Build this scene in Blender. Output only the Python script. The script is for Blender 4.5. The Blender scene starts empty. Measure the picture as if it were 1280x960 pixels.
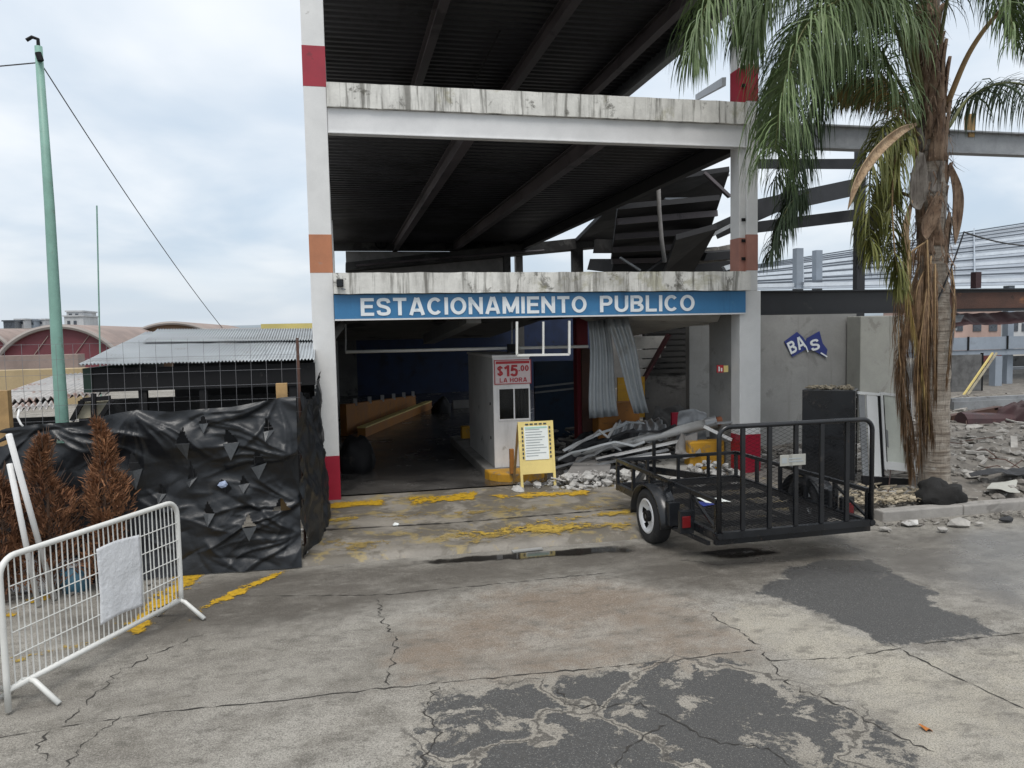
import bpy, bmesh, math, random
import numpy as np
from mathutils import Vector, Matrix, noise
random.seed(7)
S = bpy.context.scene
C = S.collection
R = math.radians
sin, cos, pi = math.sin, math.cos, math.pi

# ------------------------------------------------------------------ camera maths
# World axes: X along the car-park facade, Y into the building, Z up; origin at the foot of the left column.
F = 960.0; H = 2.6; TH = math.atan(67 / 960); PH = 0.02
_f = Vector((0, cos(TH), -sin(TH))); _r0 = Vector((1, 0, 0)); _u0 = Vector((0, sin(TH), cos(TH)))
_r = _r0 * cos(PH) - _u0 * sin(PH); _u = _u0 * cos(PH) + _r0 * sin(PH)
UX = Vector((0.976268, 0.216566, 0)); VX = Vector((-0.216566, 0.976268, 0))
def tw(w): return Vector((w.dot(UX), w.dot(VX), w.z))
FW, RT, UP = tw(_f), tw(_r), tw(_u)
CAM = tw(Vector((2.76, -11.51, 0))) + Vector((0, 0, H))
def ray(px, py): return FW + RT * ((px - 640) / F) + UP * ((480 - py) / F)
def Zp(px, py, z=0.0):
    d = ray(px, py); return CAM + d * ((z - CAM.z) / d.z)
def Vp(px, py, v):
    d = ray(px, py); return CAM + d * ((v - CAM.y) / d.y)
def Up(px, py, u):
    d = ray(px, py); return CAM + d * ((u - CAM.x) / d.x)

cam = bpy.data.cameras.new('camera'); camo = bpy.data.objects.new('camera', cam); C.objects.link(camo)
m = Matrix((RT, UP, -FW)).transposed().to_4x4(); m.translation = CAM
camo.matrix_world = m
cam.sensor_fit = 'HORIZONTAL'; cam.sensor_width = 36; cam.lens = 36 * F / 1280
cam.clip_start = 0.05; cam.clip_end = 3000
S.camera = camo

# ------------------------------------------------------------------ scene graph helpers
def tag(o, label=None, cat=None, group=None, kind=None):
    if label: o['label'] = label
    if cat: o['category'] = cat
    if group: o['group'] = group
    if kind: o['kind'] = kind
    return o
def thing(name, label, cat, loc=(0, 0, 0), rotz=0, group=None):
    o = bpy.data.objects.new(name, None); C.objects.link(o)
    o.empty_display_size = .1
    o.location = loc; o.rotation_euler = (0, 0, rotz)
    return tag(o, label, cat, group)
def dup(root, loc, rotz=0, label=None):
    r = root.copy(); C.objects.link(r); r.location = loc; r.rotation_euler = (0, 0, rotz)
    if label: r['label'] = label
    for ch in list(root.children):
        c = ch.copy(); C.objects.link(c); c.parent = r
        for g in ch.children:
            d = g.copy(); C.objects.link(d); d.parent = c
    return r
class MB:
    def __init__(s): s.v = []; s.f = []; s.uv = None
    def add(s, vs, fs):
        n = len(s.v); s.v += [tuple(p) for p in vs]; s.f += [tuple(i + n for i in f) for f in fs]; return s
    def box(s, x0, x1, y0, y1, z0, z1):
        return s.add([(x0, y0, z0), (x1, y0, z0), (x1, y1, z0), (x0, y1, z0), (x0, y0, z1), (x1, y0, z1), (x1, y1, z1), (x0, y1, z1)],
                     [(3, 2, 1, 0), (4, 5, 6, 7), (0, 1, 5, 4), (1, 2, 6, 5), (2, 3, 7, 6), (3, 0, 4, 7)])
    def bar(s, p, q, w, h, up=(0, 0, 1)):
        p, q = Vector(p), Vector(q); d = (q - p).normalized(); up = Vector(up)
        x = d.cross(up)
        if x.length < 1e-4: x = d.cross(Vector((0, 1, 0)))
        x.normalize(); y = x.cross(d); x *= w / 2; y *= h / 2
        return s.add([p - x - y, p + x - y, p + x + y, p - x + y, q - x - y, q + x - y, q + x + y, q - x + y],
                     [(0, 1, 2, 3), (7, 6, 5, 4), (0, 4, 5, 1), (1, 5, 6, 2), (2, 6, 7, 3), (3, 7, 4, 0)])
    def tube(s, pts, r, n=8, cap=True):
        pts = [Vector(p) for p in pts]; k = len(pts)
        rs = r if isinstance(r, (list, tuple)) else [r] * k
        vs = []; prev = None
        for i, p in enumerate(pts):
            d = (pts[min(i + 1, k - 1)] - pts[max(i - 1, 0)]).normalized()
            if prev is None:
                x = d.cross(Vector((0, 0, 1)))
                if x.length < 1e-3: x = d.cross(Vector((1, 0, 0)))
            else: x = prev - d * prev.dot(d)
            x.normalize(); prev = x; y = d.cross(x)
            for j in range(n):
                a = 2 * pi * j / n; vs.append(p + (x * cos(a) + y * sin(a)) * rs[i])
        fs = [(i * n + j, i * n + (j + 1) % n, (i + 1) * n + (j + 1) % n, (i + 1) * n + j) for i in range(k - 1) for j in range(n)]
        if cap: fs += [tuple(range(n))[::-1], tuple((k - 1) * n + j for j in range(n))]
        return s.add(vs, fs)
    def prism(s, pts, ext):
        pts = [Vector(p) for p in pts]; e = Vector(ext); n = len(pts)
        return s.add(pts + [p + e for p in pts], [tuple(range(n))[::-1], tuple(range(n, 2 * n))] +
                     [(i, (i + 1) % n, (i + 1) % n + n, i + n) for i in range(n)])
    def grid(s, nx, ny, fn, skip=None):
        vs = [fn(i / nx, j / ny) for j in range(ny + 1) for i in range(nx + 1)]; w = nx + 1
        return s.add(vs, [(j * w + i, j * w + i + 1, (j + 1) * w + i + 1, (j + 1) * w + i) for j in range(ny) for i in range(nx)
                          if not (skip and skip((i + .5) / nx, (j + .5) / ny))])
    def corr(s, a, b, c, d, n, amp, rows=1, bend=None, th=.004):   # a-b one edge across the waves, c-d the opposite edge
        a, b, c, d = map(Vector, (a, b, c, d)); nn = (b - a).cross(c - a).normalized()
        def fn(x, y):
            p = a.lerp(b, x).lerp(c.lerp(d, x), y) + nn * amp * sin(2 * pi * n * x)
            return p + bend(x, y) if bend else p
        s.grid(n * 6, rows, fn); return s
    def rock(s, c, r, sq=(1, 1, .7), seed=None):
        c = Vector(c); t = (1 + 5 ** .5) / 2
        P = [(-1, t, 0), (1, t, 0), (-1, -t, 0), (1, -t, 0), (0, -1, t), (0, 1, t), (0, -1, -t), (0, 1, -t), (t, 0, -1), (t, 0, 1), (-t, 0, -1), (-t, 0, 1)]
        Fc = [(0, 11, 5), (0, 5, 1), (0, 1, 7), (0, 7, 10), (0, 10, 11), (1, 5, 9), (5, 11, 4), (11, 10, 2), (10, 7, 6), (7, 1, 8), (3, 9, 4), (3, 4, 2), (3, 2, 6), (3, 6, 8), (3, 8, 9), (4, 9, 5), (2, 4, 11), (6, 2, 10), (8, 6, 7), (9, 8, 1)]
        rm = Matrix.Rotation(random.uniform(0, 6.3), 3, Vector((random.gauss(0, 1), random.gauss(0, 1), random.gauss(0, 1))).normalized())
        k = r / 1.9
        vs = []
        for p in P:
            q = rm @ (Vector(p) * k * random.uniform(.6, 1.25)); vs.append(c + Vector((q.x * sq[0], q.y * sq[1], q.z * sq[2])))
        return s.add(vs, Fc)
    def shard(s, c, l, w, h):
        a = random.uniform(0, 6.3); d = Vector((cos(a), sin(a), random.uniform(-.25, .35))).normalized() * l / 2
        return s.bar(Vector(c) - d, Vector(c) + d, w, h, up=(random.uniform(-.5, .5), random.uniform(-.5, .5), 1))
    def disc(s, c, r, axis='y', n=20, th=.01):
        c = Vector(c); pts = []
        for i in range(n):
            a = 2 * pi * i / n
            pts.append(c + (Vector((r * cos(a), 0, r * sin(a))) if axis == 'y' else Vector((0, r * cos(a), r * sin(a))) if axis == 'x' else Vector((r * cos(a), r * sin(a), 0))))
        return s.prism(pts, {'y': (0, th, 0), 'x': (th, 0, 0), 'z': (0, 0, th)}[axis])
    def build(s, name, mat, parent=None, smooth=False, local=False, base=None, bevel=0, solid=0, weld=False):
        me = bpy.data.meshes.new(name)
        off = Vector((0, 0, 0))
        if parent is not None and not local: off = Vector(parent.location)
        if parent is None and base is not None: off = Vector(base)
        if parent is not None and not local and parent.parent: off = off + Vector(parent.parent.location)
        me.from_pydata([tuple(Vector(p) - off) for p in s.v], [], s.f); me.update()
        if s.uv is not None: pass
        o = bpy.data.objects.new(name, me); C.objects.link(o)
        if mat: me.materials.append(mat)
        bm = bmesh.new(); bm.from_mesh(me)
        if weld: bmesh.ops.remove_doubles(bm, verts=bm.verts, dist=1e-4)
        if not solid: bmesh.ops.recalc_face_normals(bm, faces=bm.faces)
        bm.to_mesh(me); bm.free()
        if smooth: me.polygons.foreach_set('use_smooth', [True] * len(me.polygons))
        if parent is not None: o.parent = parent
        elif base is not None: o.location = base
        if bevel:
            b = o.modifiers.new('b', 'BEVEL'); b.width = bevel; b.segments = 2; b.limit_method = 'ANGLE'; b.angle_limit = R(50)
        if solid:
            b = o.modifiers.new('s', 'SOLIDIFY'); b.thickness = solid; b.offset = 0
        return o
HB = .085   # half stroke
def _arc(cx, cy, rx, ry, a0, a1, n=14): return [(cx + rx * cos(R(a0 + (a1 - a0) * i / n)), cy + ry * sin(R(a0 + (a1 - a0) * i / n))) for i in range(n + 1)]
def _sp(pts, n=22):
    P_ = [Vector((*p, 0)) for p in pts]; P_ = [P_[0] * 2 - P_[1]] + P_ + [P_[-1] * 2 - P_[-2]]; out = []; k = len(P_) - 3
    for j in range(n + 1):
        t = j / n * k; i = min(int(t), k - 1); f = t - i; a, b_, c_, d = P_[i:i + 4]
        q = .5 * ((2 * b_) + (c_ - a) * f + (2 * a - 5 * b_ + 4 * c_ - d) * f * f + (3 * b_ - a - 3 * c_ + d) * f ** 3); out.append((q.x, q.y))
    return out
def glyph(c):
    h = HB
    if c == 'E': return .64, [[(.64, 1 - h), (h, 1 - h), (h, h), (.64, h)], [(2 * h, .52), (.58, .52)]]
    if c == 'S': w = .68; return w, [_sp([(w - h, .72), (w * .78, .87), (w * .5, 1 - h), (w * .22, .87), (h + .01, .72), (w * .25, .57), (w * .5, .51), (w * .77, .43), (w - h, .28), (w * .8, .13), (w * .5, h), (w * .2, .13), (h, .29)], 34)]
    if c == 'T': return .66, [[(0, 1 - h), (.66, 1 - h)], [(.33, 1 - 2 * h), (.33, 0)]]
    if c == 'A': return .78, [[(h, 0), (.36, 1)], [(.78 - h, 0), (.42, 1)], [(.2, .28), (.58, .28)]]
    if c == 'C': return .74, [_arc(.38, .5, .38 - h, .5 - h, 42, 318, 22)]
    if c == 'I': return 2 * h, [[(h, 0), (h, 1)]]
    if c == 'O': return .80, [_arc(.40, .5, .40 - h, .5 - h, 0, 360, 28)]
    if c == '0': return .56, [_arc(.28, .5, .28 - h, .5 - h, 0, 360, 24)]
    if c == 'N': w = .72; return w, [[(h, 0), (h, 1)], [(w - h, 0), (w - h, 1)], [(h, 1 - h), (w - h, h)]]
    if c == 'M': w = .86; return w, [[(h, 0), (h, 1)], [(w - h, 0), (w - h, 1)], [(h + .02, 1 - h), (w / 2, .1)], [(w - h - .02, 1 - h), (w / 2, .1)]]
    if c == 'P': return .66, [[(h, 0), (h, 1)], [(2 * h, 1 - h), (.38, 1 - h)] + _arc(.38, .70, .28 - h, .30 - h, 90, -90, 10) + [(2 * h, .485)]]
    if c == 'R': return .72, [[(h, 0), (h, 1)], [(2 * h, 1 - h), (.40, 1 - h)] + _arc(.40, .71, .28 - h, .29 - h, 90, -90, 10) + [(2 * h, .505)], [(.36, .46), (.64, 0)]]
    if c == 'U': w = .72; return w, [[(h, 1), (h, .36)] + _arc(w / 2, .36, w / 2 - h, .36 - h, 180, 360, 14)[1:-1] + [(w - h, .36), (w - h, 1)]]
    if c == 'B': return .70, [[(h, 0), (h, 1)], [(2 * h, 1 - h), (.40, 1 - h)] + _arc(.40, .73, .26 - h, .27 - h, 90, -90, 9) + [(2 * h, .545)], [(.40, .46)] + _arc(.42, .27, .28 - h, .27 - h, 90, -90, 9) + [(2 * h, h)]]
    if c == 'L': return .60, [[(h, 1), (h, h), (.60, h)]]
    if c == 'H': w = .72; return w, [[(h, 0), (h, 1)], [(w - h, 0), (w - h, 1)], [(2 * h, .52), (w - 2 * h, .52)]]
    if c == '1': return .40, [[(.40 - h, 0), (.40 - h, 1)], [(.40 - 2 * h + .01, .86), (.02, .70)]]
    if c == '5': w = .58; return w, [[(w - .02, 1 - h), (.16, 1 - h), (.11, .56)] + _sp([(.13, .56), (.30, .62), (.47, .52), (w - h, .33), (.44, .14), (.28, h), (.12, .13), (.05, .24)], 22)]
    if c == '$': w = .60; return w, [_sp([(w - h, .72), (w * .78, .83), (w * .5, .88), (w * .22, .83), (h, .70), (w * .5, .52), (w - h, .30), (w * .78, .17), (w * .5, .12), (w * .2, .17), (h, .30)], 30), [(w / 2, 0), (w / 2, 1)]]
    if c == '.': return 2 * h, [[(h, 0), (h, 2 * h)]]
    return .3, []
def band(pts, hw, z, closed=False):
    n = len(pts); vs_ = []
    for i, (x, y) in enumerate(pts):
        a = Vector(pts[i - 1] if i else (pts[-2] if closed else pts[0])); b_ = Vector(pts[i + 1] if i < n - 1 else (pts[1] if closed else pts[-1])); c_ = Vector((x, y))
        d0 = (c_ - a); d1 = (b_ - c_)
        if d0.length < 1e-6: d0 = d1
        if d1.length < 1e-6: d1 = d0
        d0.normalize(); d1.normalize(); n0 = Vector((-d0.y, d0.x)); n1 = Vector((-d1.y, d1.x)); m_ = (n0 + n1)
        m_ = n1 if m_.length < .2 else m_.normalized(); k = hw / max(.4, m_.dot(n1))
        vs_ += [(x + m_.x * k, y + m_.y * k, z), (x - m_.x * k, y - m_.y * k, z)]
    return vs_, [(2 * i, 2 * i + 1, 2 * i + 3, 2 * i + 2) for i in range(n - 1)]
def text(name, body, mat, parent, x0, x1, z0, z1, y, bold=0, depth=.006, tilt=0, gap=.13):
    """Block capitals built from strokes: width x0-x1, height z0-z1, standing on the plane y and facing -y."""
    x = 0; geo = []
    for c in body:
        if c == ' ': x += .38; continue
        w, strokes = glyph(c)
        for k, st in enumerate(strokes): geo.append(([(px + x, py) for px, py in st], k))
        x += w + gap
    tot = x - gap; o = MB(); kx = (x1 - x0) / tot; kz = z1 - z0; cx, cz = (x0 + x1) / 2, (z0 + z1) / 2
    for st, k in geo:
        vs_, fs = band(st, HB + bold, 0, abs(st[0][0] - st[-1][0]) + abs(st[0][1] - st[-1][1]) < 1e-4)
        out = []
        for px, py, _ in vs_:
            X = x0 + px * kx - cx; Z = z0 + py * kz - cz
            out.append((cx + X * cos(tilt) - Z * sin(tilt), y - depth - k * .0008, cz + X * sin(tilt) + Z * cos(tilt)))
        o.add(out, fs)
    return o.build(name, mat, parent, solid=.0006)

# ------------------------------------------------------------------ materials
def lin(c): return tuple(((x / 255) / 12.92 if x / 255 <= .04045 else ((x / 255 + .055) / 1.055) ** 2.4) for x in c)
class NT:
    def __init__(s, m): s.t = m.node_tree; s.n = s.t.nodes; s.l = s.t.links
    def new(s, t, **kw):
        n = s.n.new(t)
        for k, v in kw.items():
            if k in n.inputs: n.inputs[k].default_value = v
            else: setattr(n, k, v)
        return n
    def link(s, a, b): s.l.new(a, b)
    def noise(s, vec, scale, detail=6, rough=.6, dist=0):
        n = s.new('ShaderNodeTexNoise'); n.inputs['Scale'].default_value = scale; n.inputs['Detail'].default_value = detail
        n.inputs['Roughness'].default_value = rough; n.inputs['Distortion'].default_value = dist
        if vec is not None: s.link(vec, n.inputs['Vector'])
        return n.outputs['Fac']
    def ramp(s, fac, a, b, ca=0.0, cb=1.0):
        n = s.new('ShaderNodeMapRange'); n.clamp = True; n.interpolation_type = 'SMOOTHSTEP'
        for i, x in enumerate((a, b, ca, cb)): n.inputs[i + 1].default_value = x
        s.link(fac, n.inputs[0]); return n.outputs[0]
    def math(s, op, a, b=None):
        n = s.new('ShaderNodeMath'); n.operation = op
        for i, x in enumerate((a, b)):
            if x is None: continue
            if isinstance(x, (int, float)): n.inputs[i].default_value = x
            else: s.link(x, n.inputs[i])
        return n.outputs[0]
    def mix(s, fac, a, b, blend='MIX'):
        n = s.new('ShaderNodeMix'); n.data_type = 'RGBA'; n.blend_type = blend; n.clamp_factor = True
        for sock, x in ((n.inputs[0], fac), (n.inputs[6], a), (n.inputs[7], b)):
            if isinstance(x, (int, float)): sock.default_value = x
            elif isinstance(x, tuple): sock.default_value = (*x[:3], 1)
            else: s.link(x, sock)
        return n.outputs[2]
    def mapping(s, vec, scale):
        n = s.new('ShaderNodeMapping'); n.inputs['Scale'].default_value = scale; s.link(vec, n.inputs['Vector']); return n.outputs[0]
    def attr(s, name):
        n = s.new('ShaderNodeAttribute'); n.attribute_name = name; return n.outputs['Fac']
def base_mat(name):
    m = bpy.data.materials.new(name); m.use_nodes = True; t = NT(m)
    b = t.n['Principled BSDF']; g = t.new('ShaderNodeNewGeometry')
    return m, t, b, g.outputs['Position']
def M(name, col, rough=.7, metal=0, var=.25, scale=2.5, bump=.0, bscale=60, stains=(), spec=.5, streak=None, coat=0):
    """col is linear; stains: (colour, threshold, scale, amount); streak: (colour, threshold, amount) vertical runs"""
    m, t, b, pos = base_mat(name)
    n1 = t.noise(pos, scale, 8, .65)
    c = t.mix(t.ramp(n1, .25, .75), tuple(x * (1 - var) for x in col), tuple(min(1, x * (1 + var)) for x in col))
    n3 = t.noise(pos, scale * 22, 4, .7)
    c = t.mix(t.ramp(n3, .3, .7, 0, .5 * var + .04), c, tuple(x * .45 for x in col))
    for (sc, th, ss, am) in stains:
        f = t.ramp(t.noise(pos, ss, 9, .7, .4), th, th + .08, 0, am); c = t.mix(f, c, sc)
    if streak:
        sc, th, am = streak
        p = t.mapping(pos, (9, 9, .55)); f = t.ramp(t.noise(p, 1, 8, .65), th, th + .14, 0, am); c = t.mix(f, c, sc)
        p = t.mapping(pos, (2.2, 2.2, .5)); f = t.ramp(t.noise(p, 1, 6, .65), th - .02, th + .2, 0, am * .7); c = t.mix(f, c, sc)
    t.link(c, b.inputs['Base Color'])
    rr = t.ramp(n1, .2, .8, max(.02, rough - .12), min(1, rough + .12)); t.link(rr, b.inputs['Roughness'])
    b.inputs['Metallic'].default_value = metal
    b.inputs['Specular IOR Level'].default_value = spec
    if coat: b.inputs['Coat Weight'].default_value = coat
    if bump:
        bn = t.new('ShaderNodeBump'); bn.inputs['Strength'].default_value = bump; bn.inputs['Distance'].default_value = .02
        t.link(t.noise(pos, bscale, 6, .65), bn.inputs['Height']); t.link(bn.outputs[0], b.inputs['Normal'])
    return m
SOOT = (.012, .011, .011)
mt = {}
mt['white'] = M('white_painted_steel', (.66, .66, .65), .5, var=.08, stains=[((.22, .2, .17), .66, 3, .5)], streak=((.25, .23, .2), .62, .4))
mt['column'] = M('white_column_paint', (.66, .66, .65), .5, var=.07, stains=[((.2, .18, .16), .68, 5, .6)], streak=((.3, .28, .25), .64, .35))
mt['slabedge'] = M('weathered_white_concrete', (.66, .65, .61), .8, var=.15, bump=.3, bscale=25, stains=[((.09, .085, .07), .57, 2.6, .8), ((.27, .25, .12), .56, 1.1, .5)], streak=((.07, .065, .052), .50, .72))
mt['beamw'] = M('white_steel_beam', (.66, .66, .66), .45, var=.07, stains=[((.25, .22, .18), .7, 2, .5)])
mt['greybeam'] = M('grey_bare_steel_beam', (.27, .28, .29), .5, var=.25, stains=[((.11, .075, .05), .6, 3, .7)], streak=((.1, .09, .08), .6, .5))
mt['redband'] = M('red_band_paint', (.30, .018, .035), .5, var=.12, stains=[((.12, .02, .025), .60, 6, .6), ((.48, .44, .42), .69, 10, .8)])
mt['orangeband'] = M('faded_orange_paint', (.42, .17, .085), .6, var=.12, stains=[((.3, .2, .16), .6, 5, .5)])
mt['pinkband'] = M('faded_pink_paint', (.36, .17, .13), .6, var=.15, stains=[((.12, .06, .05), .62, 8, .6)])
mt['redbase'] = M('red_base_paint', (.33, .008, .03), .4, var=.12, stains=[((.1, .02, .02), .6, 8, .6), ((.45, .40, .38), .68, 9, .8), ((.10, .09, .08), .64, 2.5, .5)])
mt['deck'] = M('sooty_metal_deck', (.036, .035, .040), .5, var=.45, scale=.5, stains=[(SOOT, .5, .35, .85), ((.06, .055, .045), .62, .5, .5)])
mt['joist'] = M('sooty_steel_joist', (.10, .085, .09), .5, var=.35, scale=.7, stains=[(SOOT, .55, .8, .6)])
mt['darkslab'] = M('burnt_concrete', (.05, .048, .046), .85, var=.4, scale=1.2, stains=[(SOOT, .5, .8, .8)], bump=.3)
mt['greyconc'] = M('grey_concrete', (.24, .23, .22), .85, var=.2, bump=.3, bscale=30, stains=[((.12, .11, .1), .58, 1.5, .5)], streak=((.12, .11, .1), .6, .5))
mt['burnt'] = M('charred_and_shaded_black', (.014, .014, .016), .7, var=.5, scale=1.2, stains=[((.05, .048, .048), .62, 1.5, .5)])
mt['sootconc'] = M('smoke_stained_concrete', (.19, .185, .175), .85, var=.3, bump=.3, stains=[(SOOT, .54, .6, .7)])
mt['paleconc'] = M('pale_concrete', (.40, .39, .36), .85, var=.2, bump=.3, bscale=30, stains=[((.18, .17, .15), .6, 1.8, .6)])
mt['wallgrey'] = M('grey_rendered_wall', (.275, .275, .265), .85, var=.16, scale=1.1, bump=.2, stains=[((.16, .155, .15), .57, 1.6, .5), ((.09, .085, .08), .68, 4, .6)], streak=((.2, .195, .185), .58, .5))
mt['wallpale'] = M('pale_rendered_wall', (.37, .37, .335), .85, var=.14, scale=1.4, bump=.2, stains=[((.2, .19, .17), .6, 2.4, .55)], streak=((.13, .125, .11), .6, .6))
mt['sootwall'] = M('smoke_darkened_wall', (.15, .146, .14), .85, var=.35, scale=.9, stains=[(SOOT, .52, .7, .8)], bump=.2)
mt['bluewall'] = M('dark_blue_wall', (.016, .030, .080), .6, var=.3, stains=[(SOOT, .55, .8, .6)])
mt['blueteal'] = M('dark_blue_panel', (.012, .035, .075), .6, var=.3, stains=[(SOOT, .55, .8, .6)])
mt['signblue'] = M('sign_blue_paint', (.035, .165, .34), .45, var=.12, scale=1.2, stains=[((.07, .22, .38), .56, 2, .5)], streak=((.02, .09, .2), .56, .6))
mt['signwhite'] = M('sign_white_lettering', (.74, .78, .80), .5, var=.06, stains=[((.42, .52, .60), .55, 2.6, .55)])
mt['bluesheet'] = M('blue_sign_sheet', (.02, .035, .19), .4, var=.12)
mt['orange'] = M('ochre_orange_paint', (.32, .13, .025), .7, var=.25, stains=[((.08, .05, .03), .58, 2, .6)])
mt['yellow'] = M('yellow_paint', (.62, .33, .02), .6, var=.18, stains=[((.22, .14, .05), .6, 4, .6)])
mt['cream'] = M('cream_paint', (.72, .58, .22), .55, var=.1, stains=[((.45, .33, .14), .62, 4, .4)])
mt['paper'] = M('white_paper', (.74, .77, .75), .6, var=.04)
mt['ink'] = M('dark_ink', (.05, .055, .06), .6, var=.1)
mt['greyink'] = M('grey_ink', (.33, .36, .37), .6, var=.1)
mt['greenink'] = M('pale_green_ink', (.36, .56, .46), .6, var=.1)
mt['redink'] = M('red_ink', (.42, .02, .03), .5, var=.1)
mt['pinkpanel'] = M('pinkish_sign_panel', (.62, .52, .52), .5, var=.06)
mt['booth'] = M('booth_white_panel', (.70, .69, .68), .45, var=.08, stains=[((.3, .28, .25), .58, 4, .6), ((.08, .075, .07), .66, 9, .7)], streak=((.2, .19, .17), .56, .5))
mt['boothside'] = M('booth_grey_panel', (.52, .52, .51), .55, var=.14, stains=[((.06, .06, .055), .62, 3, .7)])
mt['glass'] = M('dark_glass', (.012, .014, .016), .06, var=.1, spec=.6)
_g = mt['glass'].node_tree.nodes['Principled BSDF']; _g.inputs['Alpha'].default_value = .55
mt['black'] = M('black_metal_paint', (.010, .0112, .0135), .30, var=.3, stains=[((.05, .042, .036), .58, 6, .6), ((.13, .06, .03), .66, 11, .75), ((.16, .16, .165), .70, 24, .6)])
mt['blackdull'] = M('dull_black_metal', (.010, .010, .011), .7, var=.3, stains=[((.05, .045, .04), .6, 4, .5)], spec=.25)
mt['rubber'] = M('tyre_rubber', (.016, .016, .017), .8, var=.3, stains=[((.08, .075, .065), .58, 9, .5)], bump=.2)
mt['rim'] = M('silver_wheel_rim', (.74, .75, .76), .35, .25, var=.1, stains=[((.2, .18, .15), .62, 14, .5)])
mt['redlens'] = M('red_lamp_lens', (.14, .008, .01), .2, var=.1)
mt['barrier'] = M('white_barrier_paint', (.66, .66, .63), .35, var=.08, stains=[((.28, .2, .13), .68, 14, .7)])
mt['pvc'] = M('white_plastic_pipe', (.70, .70, .69), .4, var=.06)
mt['bagwhite'] = M('wrinkled_white_sheet', (.74, .75, .77), .45, var=.12, bump=.8, bscale=14)
mt['tarp'] = M('black_plastic_sheet', (.0105, .0125, .0155), .40, var=.3, scale=2, bump=.22, bscale=16, stains=[((.05, .048, .045), .6, 3, .35)], spec=.45)
mt['tarpflap'] = M('grey_plastic_flap', (.048, .052, .056), .4, var=.2, bump=.3, bscale=20)
mt['galv'] = M('galvanised_corrugated', (.42, .45, .47), .42, .35, var=.16, scale=1.3, stains=[((.25, .24, .23), .58, 1.5, .5), ((.2, .1, .05), .68, 2.4, .6)])
mt['galvold'] = M('old_rusting_corrugated', (.46, .45, .44), .55, .2, var=.2, stains=[((.26, .13, .09), .55, 2.2, .7)])
mt['galvdark'] = M('grey_steel_sheet', (.28, .29, .30), .45, .3, var=.25, stains=[((.1, .09, .085), .56, 2, .6)])
mt['wood'] = M('raw_wood', (.36, .23, .10), .8, var=.25, scale=6)
mt['oldwood'] = M('grey_pale_boards', (.42, .38, .28), .8, var=.3, scale=4, stains=[((.12, .1, .07), .58, 6, .6)])
mt['polegreen'] = M('pale_green_pole', (.20, .36, .30), .5, var=.15, scale=4, stains=[((.17, .18, .14), .58, 3, .7), ((.16, .13, .09), .64, 7, .6)])
mt['poledark'] = M('dull_green_grey_pole', (.19, .33, .275), .6, var=.2, scale=4, stains=[((.08, .06, .04), .6, 6, .6)])
mt['poletop'] = M('weathered_green_pole', (.19, .335, .28), .55, var=.2, scale=4, stains=[((.15, .16, .13), .55, 4, .7)])
mt['wire'] = M('thin_wire', (.05, .05, .055), .5, var=.1)
mt['mesh'] = M('galvanised_wire', (.20, .20, .21), .5, .3, var=.2)
mt['rust'] = M('rusty_steel', (.085, .042, .030), .7, var=.4, scale=1.6, stains=[((.28, .12, .05), .6, 1.2, .8), (SOOT, .6, 1.8, .6)], bump=.3)
mt['rustdark'] = M('dark_maroon_steel', (.05, .020, .022), .6, var=.4, scale=1.6, stains=[((.13, .05, .04), .6, 2, .7)], bump=.3)
mt['blacksteel'] = M('sooty_black_beam', (.020, .021, .024), .5, var=.4, stains=[((.10, .09, .08), .62, 1.4, .5)])
mt['bluegrey'] = M('blue_grey_steel', (.26, .30, .35), .5, var=.15, scale=1, stains=[((.16, .17, .18), .6, 1, .4)])
mt['roofgrey'] = M('blue_grey_roof_sheet', (.26, .295, .34), .5, var=.15, scale=.4)
mt['darksteel'] = M('dark_blue_grey_steel', (.10, .115, .135), .5, var=.15)
mt['whitebar'] = M('pale_steel_bar', (.62, .66, .70), .45, var=.1)
mt['maroon'] = M('maroon_hangar_sheet', (.15, .035, .045), .6, var=.18, scale=.25, streak=((.11, .03, .035), .55, .4))
mt['roofpale'] = M('pale_roof_rim', (.30, .27, .25), .7, var=.15, scale=.4)
mt['brownroof'] = M('brown_hangar_sheet', (.16, .10, .06), .7, var=.2, scale=.4)
mt['tan'] = M('tan_wall_plaster', (.40, .31, .18), .85, var=.2, scale=.5)
mt['farbrown'] = M('brown_wall_plaster', (.27, .21, .185), .85, var=.25, scale=.6)
mt['buff'] = M('yellow_wall_plaster', (.52, .44, .16), .85, var=.12, scale=.3)
mt['farwhite'] = M('far_white_plaster', (.46, .47, .48), .8, var=.2, scale=.5)
mt['farpink'] = M('far_pink_plaster', (.42, .30, .26), .8, var=.2, scale=.5)
mt['farwin'] = M('far_window_dark', (.06, .07, .085), .3, var=.2)
mt['redcloth'] = M('red_awning', (.36, .05, .04), .7, var=.15)
m, t, b, pos = base_mat('ringed_palm_bark')
ringm = t.noise(t.mapping(pos, (.8, .8, 11)), 1.6, 6, .6, .3); vert = t.noise(t.mapping(pos, (26, 26, 2.2)), 1, 6, .65); blot = t.noise(pos, 4.5, 7, .65)
c = t.mix(t.ramp(blot, .3, .7), (.20, .165, .13), (.33, .295, .25)); c = t.mix(t.ramp(ringm, .52, .62, 0, .7), c, (.11, .085, .065)); c = t.mix(t.ramp(vert, .56, .68, 0, .65), c, (.09, .07, .055))
c = t.mix(t.ramp(t.noise(pos, 9, 7, .7), .6, .66, 0, .6), c, (.40, .385, .35))
t.link(c, b.inputs['Base Color']); b.inputs['Roughness'].default_value = .92
bn = t.new('ShaderNodeBump'); bn.inputs['Strength'].default_value = .9; bn.inputs['Distance'].default_value = .03
t.link(t.math('ADD', t.math('MULTIPLY', ringm, 1.2), vert), bn.inputs['Height']); t.link(bn.outputs[0], b.inputs['Normal']); mt['bark'] = m
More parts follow.
